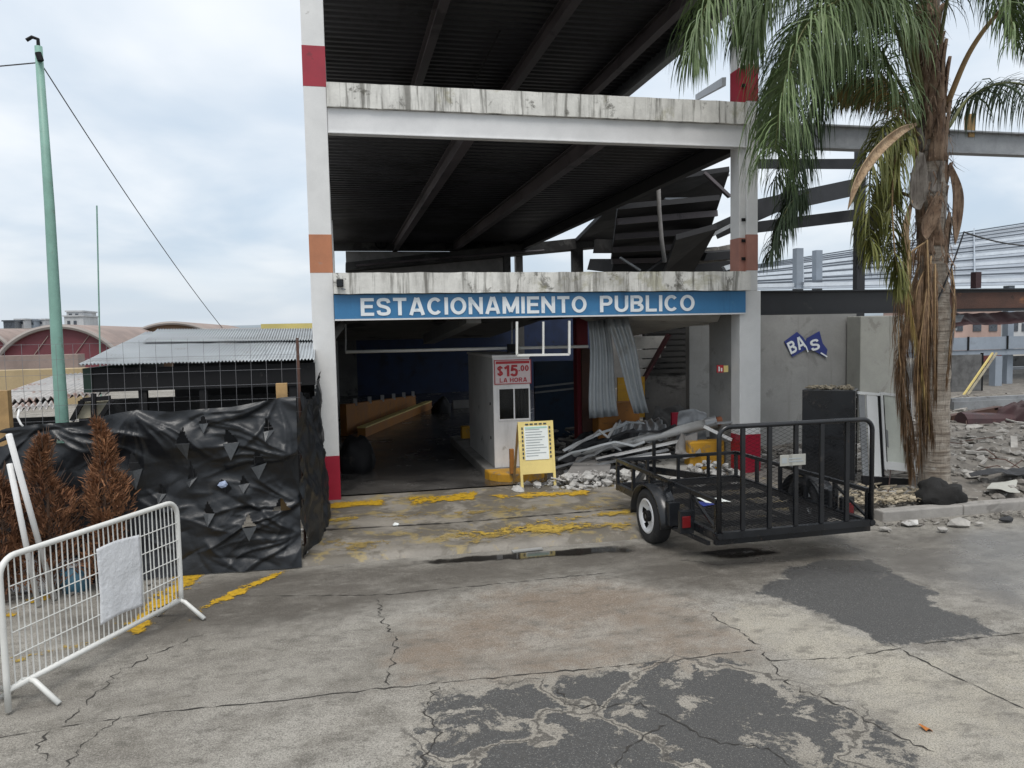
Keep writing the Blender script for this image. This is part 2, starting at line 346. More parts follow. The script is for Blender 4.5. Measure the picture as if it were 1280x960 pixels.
def fibrous(name, a_, b__, dk):
    m, t, b, pos = base_mat(name); f = t.noise(t.mapping(pos, (34, 34, 2.0)), 1, 7, .7); g = t.noise(pos, 5, 7, .65)
    c = t.mix(t.ramp(g, .3, .7), a_, b__); c = t.mix(t.ramp(f, .48, .62, 0, .8), c, dk); t.link(c, b.inputs['Base Color']); b.inputs['Roughness'].default_value = .9
    bn = t.new('ShaderNodeBump'); bn.inputs['Strength'].default_value = .8; bn.inputs['Distance'].default_value = .02; t.link(f, bn.inputs['Height']); t.link(bn.outputs[0], b.inputs['Normal']); return m
mt['boot'] = fibrous('fibrous_leaf_base', (.13, .075, .045), (.27, .19, .13), (.045, .028, .02))
mt['spathe'] = fibrous('dry_palm_bract', (.26, .17, .095), (.42, .31, .20), (.14, .09, .055))
mt['bootgrey'] = fibrous('grey_leaf_base', (.17, .15, .13), (.29, .26, .23), (.07, .055, .045))
mt['rachis'] = M('green_palm_stalk', (.13, .14, .05), .6, var=.2)
mt['rachisdry'] = M('dry_palm_stalk', (.30, .20, .10), .7, var=.2)
def leafmat(name, a, bcol, rough=.45):
    m, t, b, pos = base_mat(name)
    n = t.noise(pos, 9, 5, .7); oi = t.noise(pos, 1.3, 3, .5)
    c = t.mix(t.ramp(n, .3, .7), a, bcol); c = t.mix(t.ramp(oi, .35, .65, 0, .5), c, tuple(x * .55 for x in a))
    t.link(c, b.inputs['Base Color']); b.inputs['Roughness'].default_value = rough
    try: b.inputs['Transmission Weight'].default_value = 0
    except Exception: pass
    return m
mt['leaf'] = leafmat('palm_leaflet_green', (.070, .122, .034), (.150, .205, .080), .55)
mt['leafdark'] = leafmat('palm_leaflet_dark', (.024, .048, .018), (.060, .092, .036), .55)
mt['leafolive'] = leafmat('palm_leaflet_olive', (.11, .13, .022), (.20, .19, .05), .6)
mt['leafyellow'] = leafmat('palm_leaflet_yellow', (.30, .22, .06), (.38, .27, .10))
mt['leafbrown'] = leafmat('palm_leaflet_dry', (.10, .058, .030), (.24, .145, .075), .75)
mt['leafdead'] = leafmat('palm_fruit_stalk_dark', (.035, .032, .028), (.07, .06, .05), .7)
mt['cypress'] = leafmat('dead_cypress_needles', (.15, .062, .030), (.31, .15, .07), .85)
mt['twig'] = M('brown_twig', (.10, .06, .04), .85, var=.3)
mt['chunk'] = M('broken_concrete', (.34, .325, .30), .9, var=.35, scale=5, bump=.4, stains=[((.12, .11, .1), .57, 3, .6)])
mt['chunkwhite'] = M('broken_white_plaster', (.46, .45, .43), .9, var=.35, scale=6, bump=.3, stains=[((.16, .145, .13), .52, 5, .7)])
mt['rubblemix'] = M('mixed_rubble', (.20, .185, .165), .9, var=.5, scale=7, bump=.4, stains=[((.42, .41, .38), .56, 4, .8), ((.07, .055, .05), .6, 3, .7), ((.26, .15, .09), .68, 5, .6)])
mt['rubbleg'] = M('rubble_soil', (.17, .155, .135), .95, var=.4, scale=3, bump=.9, bscale=22, stains=[((.34, .33, .31), .56, 5, .7), ((.06, .055, .05), .6, 2.5, .6)])
mt['straw'] = M('dry_leaf_litter', (.36, .23, .10), .9, var=.4, scale=8, bump=.5, bscale=40)
mt['brightwhite'] = M('white_enamel', (.78, .79, .78), .4, var=.06, stains=[((.3, .28, .25), .66, 6, .5)])
mt['panepale'] = M('dusty_pale_pane', (.60, .63, .57), .4, var=.12, stains=[((.2, .2, .18), .62, 4, .6)])
mt['bluescrap'] = M('pale_blue_scrap', (.30, .36, .50), .5, var=.3)
mt['litterpale'] = M('pale_dry_litter', (.34, .29, .21), .9, var=.4, scale=8)
mt['bluebucket'] = M('blue_plastic', (.10, .25, .36), .4, var=.12)
mt['cloth'] = M('dark_crumpled_cloth', (.03, .031, .034), .8, var=.4, bump=.4)
mt['terracotta'] = M('orange_brown_clay', (.36, .13, .065), .7, var=.2)
mt['ductwhite'] = M('dirty_white_pipe', (.46, .46, .45), .45, .2, var=.18, stains=[((.12, .11, .1), .58, 3, .7)])
mt['redpaint'] = M('dull_red_paint', (.17, .012, .022), .5, var=.25)
mt['darkred'] = M('dark_red_stringer', (.075, .015, .018), .6, var=.3)
mt['stairpale'] = M('pale_stair_riser', (.55, .53, .49), .7, var=.2, stains=[((.15, .13, .12), .58, 2, .5)])
mt['green'] = M('dark_green_paint', (.012, .045, .032), .5, var=.3)
mt['kerbpaint'] = M('worn_yellow_kerb', (.52, .27, .02), .7, var=.25, stains=[((.20, .17, .13), .55, 3, .8)], bump=.2)
mt['kerb'] = M('grey_kerb_concrete', (.30, .285, .265), .9, var=.25, bump=.4, stains=[((.14, .13, .12), .57, 2, .6)])
mt['crack'] = M('crack_filled_with_dirt', (.035, .032, .028), .95, var=.3)
mt['soil'] = M('black_burnt_soil', (.012, .0115, .011), .95, var=.4, bump=.6)

def paint_mat(name, col, wear, scale=7):
    m, t, b, pos = base_mat(name)
    n = t.noise(pos, scale, 10, .72); n2 = t.noise(pos, 1.4, 4, .5)
    f = t.math('ADD', n, t.math('MULTIPLY', t.math('SUBTRACT', n2, .5), .6)); f = t.math('ADD', f, t.math('MULTIPLY', t.math('SUBTRACT', t.noise(pos, 38, 5, .8), .5), .45))
    e = t.attr('edge'); f = t.math('ADD', f, t.math('MULTIPLY', t.math('SUBTRACT', e, 1), .30))
    al = t.ramp(f, wear, wear + .05)
    c = t.mix(t.ramp(t.noise(pos, 20, 6), .3, .7), tuple(x * .6 for x in col), col)
    t.link(c, b.inputs['Base Color']); t.link(al, b.inputs['Alpha']); b.inputs['Roughness'].default_value = .6
    return m
mt['linepaint'] = paint_mat('worn_yellow_line', (.56, .34, .018), .375)
mt['linewash'] = paint_mat('washed_out_yellow', (.40, .28, .07), .50, 8)
for n_ in mt['linewash'].node_tree.nodes:
    if n_.bl_idname == 'ShaderNodeMapRange' and abs(n_.inputs[1].default_value - .50) < 1e-6: n_.inputs[4].default_value = .6
mt['linefaint'] = paint_mat('faint_yellow_line', (.46, .31, .05), .44, 11)

# ------------------------------------------------------------------ ground
def px_poly(pts, z=0): return np.array([[Zp(x, y, z).x, Zp(x, y, z).y] for x, y in pts])
def sdf(P, poly, closed=True):
    n = len(poly); d = np.full(len(P), 1e9); ins = np.zeros(len(P), bool)
    for i in range(n if closed else n - 1):
        a, b = poly[i], poly[(i + 1) % n]; ab = b - a
        t = np.clip(((P - a) @ ab) / max(ab @ ab, 1e-9), 0, 1)
        d = np.minimum(d, np.hypot(*(P - a - t[:, None] * ab).T))
        if closed:
            c = (a[1] > P[:, 1]) != (b[1] > P[:, 1])
            with np.errstate(divide='ignore', invalid='ignore'):
                xi = (b[0] - a[0]) * (P[:, 1] - a[1]) / (b[1] - a[1]) + a[0]
            ins ^= c & (P[:, 0] < xi)
    return np.where(ins, d, -d) if closed else d
ASPH1 = px_poly([(548, 868), (640, 858), (740, 842), (790, 830), (905, 822), (960, 842), (1010, 868), (1075, 892), (1130, 930), (1165, 975), (1180, 1100), (500, 1100), (520, 940), (530, 900)])
ASPH2 = px_poly([(985, 712), (1040, 697), (1088, 700), (1130, 722), (1165, 740), (1168, 757), (1225, 776), (1252, 790), (1160, 803), (1110, 803), (1060, 782), (1010, 762), (950, 742)])
BROWN = px_poly([(505, 778), (600, 742), (720, 722), (860, 742), (935, 788), (952, 818), (830, 832), (640, 848), (500, 852), (488, 820)])
PALE = px_poly([(895, 778), (925, 757), (990, 757), (1060, 787), (1110, 808), (1180, 830), (1180, 880), (1060, 850), (960, 812)])
PALE3 = px_poly([(1010, 850), (1120, 822), (1300, 800), (1500, 900), (1400, 1100), (1190, 1100), (1175, 965), (1120, 905)])
PALE2 = px_poly([(835, 688), (872, 706), (960, 703), (1005, 694), (940, 688), (880, 694), (850, 682)])
WETR = px_poly([(900, 690), (1120, 660), (1500, 640), (1500, 790), (1290, 775), (1170, 738), (1040, 715)])
WETG = px_poly([(330, 712), (560, 700), (800, 676), (1060, 680), (1080, 700), (900, 752), (740, 722), (600, 735), (480, 765), (300, 790), (120, 815), (60, 780), (215, 735)])
us = np.concatenate([[-900, -300, -100, -40, -18, -10], np.arange(-6.5, 13.01, .07), [16, 22, 40, 100, 300, 900]])
vs = np.concatenate([[-60, -25, -14], np.arange(-8.4, -2.4, .06), [-2, -1, 0, 2, 5, 10, 20, 40, 100, 300, 1000]])
gu, gv = np.meshgrid(us, vs); P = np.stack([gu.ravel(), gv.ravel()], 1)
nu, nv = len(us), len(vs)
mb = MB(); mb.v = [(x, y, (0.012 * noise.noise(Vector((x * .5, y * .5, 3))) if abs(x) < 14 and -9 < y < -3.3 else 0)) for x, y in P.tolist()]
mb.f = [(j * nu + i, j * nu + i + 1, (j + 1) * nu + i + 1, (j + 1) * nu + i) for j in range(nv - 1) for i in range(nu - 1)]
m, t, b, pos = base_mat('old_concrete_road')
big = t.noise(pos, .45, 5, .55); mid = t.noise(pos, 2.2, 8, .65); fine = t.noise(pos, 45, 5, .75); grain = t.noise(pos, 95, 4, .85)
c = t.mix(t.ramp(big, .3, .7), (.235, .218, .188), (.345, .328, .292))
c = t.mix(t.ramp(mid, .43, .68, 0, .7), c, (.135, .123, .103))
c = t.mix(t.ramp(t.noise(pos, 5.5, 9, .78), .50, .66, 0, .65), c, (.105, .096, .082))
c = t.mix(t.ramp(t.noise(pos, 14, 7, .8), .55, .66, 0, .5), c, (.36, .345, .31))
mpx = t.noise(t.mapping(pos, (.5, 2.2, 1)), 1.1, 7, .6)
c = t.mix(t.ramp(mpx, .5, .66, 0, .45), c, (.15, .137, .12))
wob = t.math('MULTIPLY', t.math('SUBTRACT', t.noise(pos, 3.2, 9, .68, .6), .5), 1.0)
wobf = t.math('MULTIPLY', t.math('SUBTRACT', t.noise(pos, 11, 8, .7), .5), .5)
wb = t.math('ADD', wob, wobf)
def mask(name, amp, a=-.04, bb=.04):
    return t.ramp(t.math('ADD', t.attr(name), t.math('MULTIPLY', wb, amp)), a, bb)
c = t.mix(t.math('MULTIPLY', t.math('MULTIPLY', mask('brown', 1.1, -.25, .35), .8), t.ramp(t.noise(pos, 1.3, 7, .7), .36, .60, .35, 1)), c, (.200, .148, .105))
c = t.mix(t.math('MULTIPLY', t.math('MULTIPLY', mask('pale', .55, -.08, .15), .8), t.ramp(t.noise(pos, 2.4, 8, .7), .32, .58, .4, 1)), c, (.40, .37, .305))
wg = mask('wetg', .6, -.2, .35); c = t.mix(t.math('MULTIPLY', t.math('MULTIPLY', wg, t.ramp(t.noise(t.mapping(pos, (.8, 1.6, 1)), 1.5, 8, .7), .34, .58, .45, 1)), .88), c, (.082, .072, .060))
wr = mask('wetr', .8, -.2, .6); c = t.mix(t.math('MULTIPLY', t.math('MULTIPLY', wr, t.ramp(t.noise(pos, .9, 6, .65), .38, .56, .35, 1)), .75), c, (.10, .092, .084))
patchy = t.noise(t.mapping(pos, (1.0, 1.8, 1)), 3.4, 9, .72, .3)
c = t.mix(t.ramp(patchy, .50, .66, 0, .6), c, (.085, .078, .066)); c = t.mix(t.ramp(patchy, .46, .32, 0, .35), c, (.37, .35, .31))
a2 = t.math('MULTIPLY', mask('asph2', .5, -.03, .03), t.ramp(t.math('ADD', t.math('MULTIPLY', t.noise(pos, 2.1, 11, .76), .8), t.math('MULTIPLY', t.noise(pos, 15, 8, .8), .2)), .35, .39))
# first patch: broken up, concrete showing through in worn islands and along cracks
vor = t.new('ShaderNodeTexVoronoi'); vor.feature = 'DISTANCE_TO_EDGE'; vor.inputs['Scale'].default_value = .75
vd = t.new('ShaderNodeVectorMath'); vd.operation = 'ADD'
nz = t.new('ShaderNodeTexNoise'); nz.inputs['Scale'].default_value = 2.6; nz.inputs['Detail'].default_value = 7; t.link(pos, nz.inputs['Vector'])
vs_ = t.new('ShaderNodeVectorMath'); vs_.operation = 'SCALE'; vs_.inputs['Scale'].default_value = .75; t.link(nz.outputs['Color'], vs_.inputs[0])
t.link(pos, vd.inputs[0]); t.link(vs_.outputs[0], vd.inputs[1]); t.link(vd.outputs[0], vor.inputs['Vector'])
cracks = vor.outputs['Distance']
worn = t.math('ADD', t.math('ADD', t.math('MULTIPLY', t.noise(pos, 2.3, 12, .74, .4), .8), t.math('MULTIPLY', t.noise(pos, 12, 8, .8), .2)), t.math('MULTIPLY', t.ramp(cracks, 0, .06, .15, 0), 1.0))
worn = t.math('SUBTRACT', worn, t.math('MULTIPLY', t.ramp(t.attr('asph1'), .0, 1.2), .06))
a1 = t.math('MULTIPLY', mask('asph1', .5, -.03, .03), t.ramp(worn, .508, .535, 1, 0))
asc = t.mix(t.ramp(fine, .3, .7), (.038, .040, .042), (.066, .066, .066))
ca = t.math('MULTIPLY', t.ramp(t.attr('asph1'), -.25, .0), t.ramp(cracks, .004, .014, 1, 0))
c = t.mix(t.math('MULTIPLY', t.ramp(t.attr('asph1'), -.3, .2), .35), c, (.33, .30, .25))
c = t.mix(a1, c, asc); c = t.mix(a2, c, asc)
c = t.mix(t.math('MULTIPLY', ca, .8), c, (.05, .045, .04))
c = t.mix(t.ramp(grain, .47, .62, 0, .8), c, (.07, .064, .055))
c = t.mix(t.ramp(grain, .45, .33, 0, .6), c, (.46, .44, .40))
c = t.mix(t.ramp(t.noise(pos, 8, 10, .85), .60, .64, 0, .75), c, (.065, .06, .052))
t.link(c, b.inputs['Base Color'])
rg = t.math('SUBTRACT', .88, t.math('MULTIPLY', wr, .58)); rg = t.math('SUBTRACT', rg, t.math('MULTIPLY', wg, .42))
rg = t.math('ADD', rg, t.math('MULTIPLY', t.math('SUBTRACT', mid, .5), .35))
rg = t.math('SUBTRACT', rg, t.math('MULTIPLY', a2, .2)); t.link(t.math('MAXIMUM', rg, .16), b.inputs['Roughness'])
bn = t.new('ShaderNodeBump'); bn.inputs['Strength'].default_value = .55; bn.inputs['Distance'].default_value = .01
hh = t.math('ADD', fine, t.math('MULTIPLY', t.math('MAXIMUM', a1, a2), .5)); hh = t.math('SUBTRACT', hh, ca)
t.link(hh, bn.inputs['Height']); t.link(bn.outputs[0], b.inputs['Normal'])
road = mb.build('road', m); tag(road, kind='structure')
for nm, poly in (('asph1', ASPH1), ('asph2', ASPH2), ('brown', BROWN), ('pale', PALE), ('wetr', WETR), ('wetg', WETG)):
    a = road.data.attributes.new(nm, 'FLOAT', 'POINT'); a.data.foreach_set('value', np.clip(np.maximum(np.maximum(sdf(P, poly), sdf(P, PALE2)), np.minimum(sdf(P, PALE3), .08)) if nm == 'pale' else sdf(P, poly), -3, 3).astype(np.float32))

def ground_z(x, y): return 0.012 * noise.noise(Vector((x * .5, y * .5, 3))) if -9 < y < -3.3 else 0
def strip(name, pts, w, mat, parent, z=.004, jag=.03, step=.07, px=True, zb=0.0):
    if px: pts = [Zp(x, y, zb) for x, y in pts]
    L = []
    for a, b_ in zip(pts, pts[1:]):
        n = max(1, int((b_ - a).length / step))
        for i in range(n): L.append(a.lerp(b_, i / n))
    L.append(pts[-1]); vs_, fs = [], []
    for i, p in enumerate(L):
        d = (L[min(i + 1, len(L) - 1)] - L[max(i - 1, 0)]).normalized(); nrm = Vector((-d.y, d.x, 0))
        o = p + nrm * random.gauss(0, jag); ww = w * random.choice((.15, .5, .8, 1, 1.3, 2.0))
        if i in (0, len(L) - 1): ww *= .2
        for s_ in (-1, 1):
            q = o + nrm * s_ * ww / 2; vs_.append((q.x, q.y, ground_z(q.x, q.y) + zb + z))
    fs = [(2 * i, 2 * i + 1, 2 * i + 3, 2 * i + 2) for i in range(len(L) - 1)]
    return MB().add(vs_, fs).build(name, mat, parent)
for pts in ([(60, 912), (200, 890), (340, 877), (480, 860), (640, 845), (830, 828), (950, 812)], [(300, 745), (480, 744), (700, 722), (760, 716)],
            [(1290, 790), (1165, 803), (1060, 822), (960, 826)], [(1110, 803), (1200, 850), (1290, 890)], [(-20, 925), (60, 912)]):
    strip('joint', pts, .009, mt['crack'], road, jag=.008, step=.05)
for pts in ([(470, 748), (478, 775), (495, 800), (490, 830), (483, 856)], [(950, 812), (930, 790), (900, 778), (885, 765)], [(545, 858), (530, 890), (548, 915), (530, 945), (535, 975)],
            [(1170, 940), (1120, 920), (1060, 885), (985, 855), (955, 815)], [(60, 912), (45, 930), (60, 950)], [(150, 895), (95, 940), (70, 985)], [(260, 790), (200, 815), (150, 840), (80, 905)],
            [(690, 860), (720, 885), (800, 880), (850, 905), (900, 930), (960, 935), (990, 960)], [(750, 990), (790, 930), (830, 905)], [(1010, 700), (900, 706), (850, 700)]):
    strip('crack', pts, .009, mt['crack'], road, jag=.018, step=.04)
def paint(name, quad, mat, parent, zb=0.0, z=.008, n=24):
    A, B_, Cc, D = [Zp(x, y, zb) for x, y in quad]; mbq = MB()
    def fn(i, j):
        p = A.lerp(B_, i).lerp(D.lerp(Cc, i), j); return Vector((p.x, p.y, ground_z(p.x, p.y) + zb + z))
    mbq.grid(n, 4, fn); o = mbq.build(name, mat, parent)
    at_ = o.data.attributes.new('edge', 'FLOAT', 'POINT')
    at_.data.foreach_set('value', [min(1, 2.2 * min(i / n, 1 - i / n) * 4, 2.5 * min(j / 4, 1 - j / 4)) for j in range(5) for i in range(n + 1)])
    return o
paint('painted_line', [(228, 764), (345, 713), (372, 712), (236, 778)], mt['linepaint'], road)
paint('painted_line', [(10, 822), (150, 775), (235, 718), (268, 714), (200, 772)][:0] or [(128, 792), (222, 714), (270, 713), (176, 798)], mt['linepaint'], road)
paint('painted_line', [(0, 822), (130, 788), (160, 800), (5, 838)], mt['linefaint'], road)
paint('painted_line', [(-30, 772), (18, 758), (38, 768), (-25, 790)], mt['linepaint'], road)
paint('painted_line', [(28, 750), (64, 742), (70, 750), (36, 757)], mt['linepaint'], road)

# driveway apron, garage floor
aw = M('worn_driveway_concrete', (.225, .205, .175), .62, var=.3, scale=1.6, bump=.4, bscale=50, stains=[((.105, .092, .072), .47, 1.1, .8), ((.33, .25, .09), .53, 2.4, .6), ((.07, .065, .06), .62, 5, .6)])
mb = MB()
def apz(v): return .075 + .012 * min(1, max(0, (v + 3) / 3))
apx = np.arange(-.46, 7.01, .12)
rows = [(-3.08, -.02), (-3.03, .05), (-2.98, .07)] + [(v, apz(v)) for v in np.arange(-2.8, .31, .15)]
mb.v = [(x, v + (.03 * noise.noise(Vector((x * 2, 0, 9))) if z < .072 else 0), z + .006 * noise.noise(Vector((x, v, 1)))) for v, z in rows for x in apx]
w = len(apx); mb.f = [(j * w + i, j * w + i + 1, (j + 1) * w + i + 1, (j + 1) * w + i) for j in range(len(rows) - 1) for i in range(w - 1)]
drive = mb.build('driveway', aw, smooth=True); tag(drive, kind='structure')
paint('painted_line', [(395, 630), (480, 623), (486, 633), (398, 639)], mt['linepaint'], drive, .085)
paint('painted_line', [(505, 622), (600, 612), (596, 626), (512, 633)], mt['linepaint'], drive, .085)
paint('painted_line', [(600, 618), (745, 610), (742, 621), (630, 626)], mt['linepaint'], drive, .085)
paint('painted_line', [(385, 650), (465, 642), (450, 651), (375, 658)], mt['linefaint'], drive, .085)
paint('painted_line', [(540, 662), (800, 640), (800, 672), (545, 676)], mt['linefaint'], drive, .082, n=40)
paint('painted_line', [(660, 648), (800, 632), (800, 645), (640, 662)], mt['linefaint'], drive, .084, n=40)
paint('painted_line', [(400, 640), (790, 622), (800, 640), (392, 660)], mt['linewash'], drive, .085, z=.005, n=40)
paint('painted_line', [(388, 668), (800, 640), (802, 676), (372, 700)], mt['linewash'], drive, .083, z=.005, n=40)
strip('joint', [(372, 664), (560, 654), (800, 634)], .03, mt['crack'], drive, zb=.085, jag=.004)
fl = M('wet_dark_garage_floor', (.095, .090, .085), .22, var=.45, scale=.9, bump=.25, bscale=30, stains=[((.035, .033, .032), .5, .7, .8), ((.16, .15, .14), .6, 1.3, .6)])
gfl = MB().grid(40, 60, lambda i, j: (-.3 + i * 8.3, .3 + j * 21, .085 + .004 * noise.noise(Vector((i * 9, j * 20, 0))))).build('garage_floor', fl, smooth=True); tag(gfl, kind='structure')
# puddle along the gutter
pm, t, b, pos = base_mat('standing_water'); b.inputs['Base Color'].default_value = (.022, .02, .018, 1); b.inputs['Roughness'].default_value = .04
b.inputs['Specular IOR Level'].default_value = .55
e = t.attr('edge'); f = t.math('ADD', e, t.math('MULTIPLY', t.math('SUBTRACT', t.noise(pos, 2.2, 6, .6), .5), 1.3)); t.link(t.ramp(f, .3, .6, 0, .92), b.inputs['Alpha'])
for nm, quad in (('puddle', [(470, 714), (475, 704), (800, 678), (830, 690)]), ('puddle', [(830, 692), (950, 684), (1010, 690), (900, 704)])):
    A, B_, D, E_ = [Zp(x, y, 0) for x, y in quad]
    mbq = MB().grid(24, 10, lambda i, j: tuple(A.lerp(E_, i).lerp(B_.lerp(D, i), j) * 1)[:2] + (.0145,))
    o = mbq.build(nm, pm); tag(o, kind='structure')
    a = o.data.attributes.new('edge', 'FLOAT', 'POINT'); a.data.foreach_set('value', [min(1, 3 * min(i / 24, 1 - i / 24), 2 * min(j / 10, 1 - j / 10)) for j in range(11) for i in range(25)])

# kerb and rubble lot on the right
kb = MB()
x = 7.05
while x < 30:
    L_ = random.uniform(.8, 1.3); dz = random.uniform(-.015, .015)
    kb.box(x, x + L_ - .012, -3.22, -3.02 + random.uniform(-.01, .01), -.1, .15 + dz); x += L_
tag(kb.build('kerb', mt['kerb'], bevel=.02), kind='structure')
def rubz(x, y):
    e = min(1, max(0, (y + 3.05) / .4)) * min(1, max(0, (x - 6.97) / .7))
    return max(.03, .082 + e * (.08 + .10 * noise.noise(Vector((x * .55, y * .55, 0))) + .07 * noise.noise(Vector((x * 1.9, y * 1.9, 5))) + .03 * noise.noise(Vector((x * 6, y * 6, 5)))) - .035 * max(0, y))
lot = MB().grid(170, 140, lambda i, j: (6.97 + i * 26, -3.05 + j * 22, rubz(6.97 + i * 26, -3.05 + j * 22)) ).build('ground', mt['rubbleg'], smooth=True); tag(lot, kind='structure')

# ------------------------------------------------------------------ sky and light
wd = bpy.data.worlds.new('World'); S.world = wd; wd.use_nodes = True
t = NT(wd); bg = t.n['Background']
SUNE, SUNR = 62, 195
sk = t.new('ShaderNodeTexSky'); sk.sky_type = 'NISHITA'; sk.sun_disc = False; sk.sun_elevation = R(SUNE); sk.sun_rotation = R(SUNR)
sk.air_density = 1.0; sk.dust_density = 2.5
tc = t.new('ShaderNodeTexCoord'); sp = t.new('ShaderNodeSeparateXYZ'); t.link(tc.outputs['Generated'], sp.inputs[0])
# clouds lie on a plane overhead: divide the direction by its height
dz = t.math('ADD', t.math('MAXIMUM', sp.outputs['Z'], 0), .22)
cb = t.new('ShaderNodeCombineXYZ'); t.link(t.math('DIVIDE', sp.outputs['X'], dz), cb.inputs[0]); t.link(t.math('DIVIDE', sp.outputs['Y'], dz), cb.inputs[1])
n1 = t.noise(cb.outputs[0], 1.15, 6, .48, .25); n2 = t.noise(cb.outputs[0], .55, 4, .5, .3)
cl = t.mix(t.ramp(n1, .36, .68), (4.4, 5.3, 6.3), (7.3, 7.6, 7.9))
cl = t.mix(t.ramp(n2, .5, .72, 0, .55), cl, (4.6, 5.9, 7.2))
up_ = t.ramp(sp.outputs['Z'], .1, .7); cl = t.mix(t.math('MULTIPLY', up_, .8), cl, (9.0, 9.1, 9.2))
hz = t.ramp(sp.outputs['Z'], .0, .16, .65, 0); cl = t.mix(hz, cl, (5.3, 5.8, 6.3))
col = t.mix(.9, sk.outputs[0], cl)
t.link(col, bg.inputs['Color']); bg.inputs['Strength'].default_value = .1
sl = bpy.data.lights.new('sun', 'SUN'); sl.energy = 1.5; sl.angle = R(25); sl.color = (1, .97, .93)
so = bpy.data.objects.new('sun', sl); C.objects.link(so)
sd = Vector((sin(R(SUNR)) * cos(R(SUNE)), cos(R(SUNR)) * cos(R(SUNE)), sin(R(SUNE))))
so.rotation_euler = sd.to_track_quat('Z', 'Y').to_euler()
S.view_settings.view_transform = 'Standard'; S.view_settings.look = 'None'; S.view_settings.gamma = 1; S.view_settings.exposure = 0.45



# ------------------------------------------------------------------ car park structure
bld = thing('parking_structure', 'open steel car park with white red-banded columns, blackened ceilings and a torn right side', 'building', (0, 0, 0))
def column(u0, u1, z1, bands, front=True, v0=0):
    o = MB().box(u0, u1, v0, v0 + .30, 0, z1).build('column', mt['column'], bld, bevel=.008)
    for (za, zb, mm, nm) in bands:
        MB().box(u0 - .003, u1 + .003, v0 - .003, v0 + .303, za, zb).build(nm, mm, o, bevel=.002)
    return o
zl = lambda y: Vp(394, y, 0).z
zr = lambda y: Vp(938, y, 0).z
column(-.20, .125, 9.2, [(zl(108), zl(57), mt['redband'], 'red_band'), (zl(341), zl(293), mt['orangeband'], 'orange_band'), (0.06, Vp(416, 570, 0).z, mt['redbase'], 'red_base')])
# right column: slim face plate in front of a set-back web above the sign
rc = column(6.78, 7.17, 3.19, [(0.06, Vp(938, 543, 0).z, mt['redbase'], 'red_base')])
cu = MB().box(6.91, 7.11, 0, .05, 3.19, 9.2).box(6.80, 7.06, .06, .36, 3.19, 9.2)
MB().box(6.80, 6.82, .02, .06, 3.5, 9.2)
cuo = cu.build('column', mt['column'], bld, bevel=.006)
for z0, z1, mm, nm in ((zr(126), zr(80), mt['redband'], 'red_band'), (zr(338), zr(293), mt['pinkband'], 'pink_band')):
    MB().box(6.907, 7.113, -.003, .053, z0, z1).box(6.797, 7.063, .057, .363, z0 - .05, z1 - .05).build(nm, mm, cuo)
for z in (3.7, 4.0, 4.35, 6.55, 6.85):
    MB().box(6.84, 6.90, .03, .062, z, z + .05).build('bolt_plate', mt['blackdull'], cuo)
for v in (5.7, 11.4, 17.0):
    MB().box(-.18, .10, v, v + .28, 0, 9.2).build('column', mt['column'], bld)
MB().box(6.85, 7.12, 17.0, 17.28, 0, 9.2).build('column', mt['greyconc'], bld)
# ribbed decks with slab edge
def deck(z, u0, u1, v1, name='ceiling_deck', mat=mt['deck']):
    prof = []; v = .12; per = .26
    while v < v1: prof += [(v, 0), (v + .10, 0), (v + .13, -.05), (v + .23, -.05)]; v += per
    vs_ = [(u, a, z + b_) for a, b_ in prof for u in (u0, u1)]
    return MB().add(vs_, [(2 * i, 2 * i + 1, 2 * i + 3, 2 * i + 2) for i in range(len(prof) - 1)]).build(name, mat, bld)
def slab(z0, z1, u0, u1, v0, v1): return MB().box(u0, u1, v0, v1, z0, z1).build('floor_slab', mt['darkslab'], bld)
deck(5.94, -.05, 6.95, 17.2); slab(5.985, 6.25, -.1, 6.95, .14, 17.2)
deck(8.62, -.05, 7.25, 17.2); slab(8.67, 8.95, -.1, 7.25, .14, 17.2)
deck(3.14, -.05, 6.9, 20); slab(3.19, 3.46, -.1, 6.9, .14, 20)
def edge(z0, z1, u0, u1, v0=-.03, v1=.14):
    mbx = MB(); n = 60
    for i in range(n + 1):
        u = u0 + (u1 - u0) * i / n; e = lambda k: .012 * noise.noise(Vector((u * 4, k, z0)))
        mbx.v += [(u, v0 + e(1), z0 + e(2)), (u, v1, z0), (u, v1, z1), (u, v0 + e(3), z1 + e(4))]
    for i in range(n):
        a = 4 * i
        mbx.f += [(a, a + 4, a + 7, a + 3), (a + 3, a + 7, a + 6, a + 2), (a + 1, a + 2, a + 6, a + 5), (a, a + 1, a + 5, a + 4)]
    mbx.f += [(0, 3, 2, 1), (4 * n, 4 * n + 1, 4 * n + 2, 4 * n + 3)]
    return mbx.build('slab_edge', mt['slabedge'], bld)
edge(3.19, 3.50, .128, 6.905, -.14)
edge(5.93, 6.28, .128, 6.905, -.03)
edge(8.70, 9.0, .128, 6.905, -.03)
def ibeam(name, a, b_, hgt, wid, mat, parent=bld, tf=.025):
    a, b_ = Vector(a), Vector(b_); zz = Vector((0, 0, 1))
    mm = MB(); mm.bar(a - zz * (hgt / 2 - tf / 2), b_ - zz * (hgt / 2 - tf / 2), wid, tf); mm.bar(a + zz * (hgt / 2 - tf / 2), b_ + zz * (hgt / 2 - tf / 2), wid, tf)
    mm.bar(a, b_, .02, hgt - 2 * tf - .002); return mm.build(name, mat, parent)
